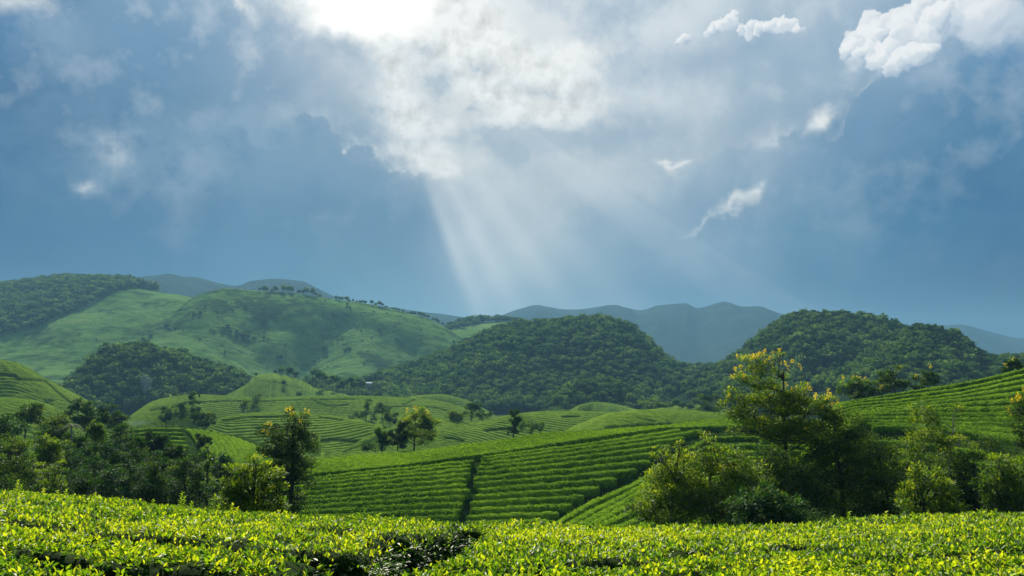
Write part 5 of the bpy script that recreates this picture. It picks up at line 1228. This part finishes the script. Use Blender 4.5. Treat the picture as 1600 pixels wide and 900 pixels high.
# trees one can tell apart far out
def at_hill(h, px, py):
    X, Y, ok = cast(h, [px], [py]); return float(X[0]), float(Y[0])
def put(name, label, px, pybase, Y, wpx, hpx, group, cat='tree'):
    w = P(px, pybase, Y); z = float(Hz(w[0], Y)[0]); m = Y / FPX
    return far_tree(name, label, w[0], Y, z - .3, wpx * m / 2, max(hpx * m, w[2] - z + hpx * m if w[2] - z < 8 else hpx * m), group, cat)
for px in np.arange(400, 704, 5.2):
    if rng.random() < .12 or (500 < px < 520): continue
    pxx = px + rng.uniform(-1.5, 1.5); a = a_of(pxx, 480); Yn, Zn = grass_hill.nodes(np.array([a])); Yt = Yn[1, 0] + rng.uniform(8, 26)
    z = float(Hz(a * Yt, Yt)[0]); s = np.interp(px, [400, 450, 480, 560, 700], [6, 9, 8, 5, 5.5]) * rng.uniform(.7, 1.3) * Yt / FPX
    far_tree('ridge_tree', 'small dark tree in the thin row along the crest of the bare grassy hill', a * Yt, Yt, z - .5, s * .55, s * 1.5, 'trees along the grassy crest')
for i, (px, py, Y, w_, h_) in enumerate([(440,578,600,12,11),(452,580,605,13,13),(462,583,605,10,9),(430,580,600,7,7)]):
    put('clump_tree', ('left middle', 'tallest', 'right', 'leftmost and smallest')[i] + ' tree of the dark clump on top of the small lit mound', px, py + 4, Y, w_, h_, 'clump on the small mound')
for px, py, Y, w_, h_, lab in [(443,603,560,8,10,'small tree alone on the right flank of the lit mound'),(468,602,540,11,16,'taller tree at the right foot of the lit mound'),(400,588,575,6,7,'tiny tree at the left shoulder of the lit mound'),
                               (480,616,470,9,10,'dark round tree below the lit mound, on the tea band')]:
    put('field_tree', lab, px, py, Y, w_, h_, None)
for px in (488, 493, 498, 503, 508, 514, 519, 525, 531, 536, 542, 548, 553, 559, 565, 587, 593, 599, 606, 613):
    put('forest_edge_tree', 'tall dark tree in the row at the foot of the grassy hill, near the shed', px, 616, 590 + rng.uniform(-14, 14), rng.uniform(10, 14), rng.uniform(20, 32), 'row at the forest edge')
for i, px in enumerate((1046, 1056, 1066, 1078, 1088, 1098)):
    put('forest_edge_tree', ORD[i] + ' tree, from the left, in the dark row behind the small bright field', px, 640, 470 + rng.uniform(-8, 8), rng.uniform(12, 16), rng.uniform(12, 18), 'row behind the bright field')
for i, px in enumerate((1122, 1135, 1148, 1160)): put('forest_edge_tree', ORD[i] + ' tree, from the left, of the dark row below the valley gap', px, 640, 430, 16, 18, 'row below the valley gap')
for i, px in enumerate((1020,1034,1290,1302)): put('forest_edge_tree', ORD[i] + ' tree, from the left, standing loose at the right forest foot', px, 640, 520, 14, 16, 'trees at the forest foot')
rr_ = np.random.default_rng(5)
for i in range(110):
    px = rr_.uniform(70, 690); py = rr_.uniform(470, 592); h = grass_hill if px > 250 else left_ridge
    X, Y, ok = cast(h, [px], [py])
    if not ok[0] or (px < 250 and py < 530): continue
    z = float(Hz(X[0], Y[0])[0]);
    if z > float(h.z(X, Y)[0]) + .5: continue
    s = rr_.uniform(1.0, 2.2); far_tree('hillside_bush', 'lone dark bush dotted on the open grassy hillside', X[0], Y[0], z - .5, s, s * 1.25, 'bushes on the open hillside', 'bush')
for px, py, n, sp in ((308,492,5,5), (232,535,6,7), (262,512,5,6), (360,515,6,8), (385,525,5,9), (505,545,3,3), (545,478,3,5), (715,532,6,5), (545,545,3,4), (435,558,3,4), (250,480,4,8)):
    for j in range(n):
        h = grass_hill if px > 245 else left_ridge; X, Y, ok = cast(h, [px + rr_.normal(0, sp)], [py + rr_.normal(0, sp * .45)])
        if ok[0]: s = rr_.uniform(1.6, 3.2); far_tree('hillside_bush', 'dark bush in one of the tight clumps on the grassy hillside', X[0], Y[0], float(Hz(X[0], Y[0])[0]) - .6, s, s * 1.25, 'bush clumps on the hillside', 'bush')

# the white-roofed farm shed at the edge of the forest
def shed():
    X_, Y_ = shx, shy; w = (X_[0], Y_[0], 0); z = float(Hz(X_[0], Y_[0])[0]); root = empty('farm_shed', (X_[0], Y_[0], z)); root.rotation_euler = (0, 0, .35)
    tag(root, 'tiny farm shed with a white sheet roof at the edge of the far forest', 'shed')
    def box(x0, x1, y0, y1, z0, z1):
        v = [(x, y, q) for x in (x0, x1) for y in (y0, y1) for q in (z0, z1)]
        return np.array(v, float), np.array([(0,1,3,2),(4,6,7,5),(0,4,5,1),(2,3,7,6),(0,2,6,4),(1,5,7,3)])
    lift = 1.6
    v, q = box(-3.2, 3.2, -2, 2, -1, 2.3 + lift); obj('wall', mesh('wall', v, Q=q, mats=[M['plaster']]), root)
    for sx in (-1.6, 1.4):
        v, q = box(sx - .5, sx + .5, -2.05, -1.9, lift + .3, lift + 1.5); obj('window', mesh('window', v, Q=q, mats=[M['dark_opening']]), root)
    e = 3.8; H1, H2 = 2.2 + lift, 3.5 + lift
    v = [(-e, -2.7, H1), (e, -2.7, H1), (e, 0, H2), (-e, 0, H2), (-e, 2.7, H1), (e, 2.7, H1)]; v2 = [(a, b, c + .12) for a, b, c in v]
    q = [(6,7,8,9),(9,8,11,10),(0,3,2,1),(3,4,5,2),(0,1,7,6),(5,4,10,11),(1,2,8,7),(2,5,11,8),(3,0,6,9),(4,3,9,10)]
    obj('roof', mesh('roof', v + v2, Q=q, mats=[M['white_roof']]), root)
shed()

# ------------------------------------------------------------------ air
def volume_mat(name, density, color, aniso):
    m = bpy.data.materials.new(name); m.use_nodes = True; N = NT(m.node_tree); N.n.clear()
    v = N.new('ShaderNodeVolumePrincipled'); v.inputs['Density'].default_value = density; v.inputs['Color'].default_value = (*color, 1); v.inputs['Anisotropy'].default_value = aniso
    o = N.new('ShaderNodeOutputMaterial'); N.l.new(v.outputs[0], o.inputs['Volume']); return m
def boxmesh(name, x0, x1, y0, y1, z0, z1, mats):
    v = [(x, y, q) for x in (x0, x1) for y in (y0, y1) for q in (z0, z1)]
    return mesh(name, v, Q=[(0,1,3,2),(4,6,7,5),(0,4,5,1),(2,3,7,6),(0,2,6,4),(1,5,7,3)], mats=mats)
zmin = -8.0
hz = obj('haze', boxmesh('haze', -5400, 5400, -560, 5750, zmin, 340, [volume_mat('haze_air', 0.00020, (0.18, 0.37, 0.57), 0.15)])); tag(hz, kind='stuff')

# two faint plumes of smoke from burning brush
def smoke(label, px, py, Y, rx, ry, lean, dens):
    c = P(px, py, Y); m = Y / FPX; V = IV.copy(); V *= 1 + .18 * vnoise(V[:, 0] * 2 + px, V[:, 2] * 2, 5)[:, None]
    V = V * [rx * m, rx * m * .8, ry * m]; V[:, 0] += lean * V[:, 2] + .25 * rx * m * np.sin(V[:, 2] / (ry * m) * 3)
    V[:, :2] *= (1 + .45 * V[:, 2:] / (ry * m))
    o = obj('smoke', mesh('smoke', V, T=IF, mats=[volume_mat('smoke_air', dens, (.55, .75, .95), 0.0)], smooth=True), loc=tuple(c)); tag(o, label, 'smoke', kind='stuff')
smoke('thin blue smoke rising out of the dark knoll wood', 229, 604, 548, 9, 24, -.25, .011)
smoke('pale smoke drifting low beside the fanned tea hill', 212, 662, 200, 20, 5, .5, .016)
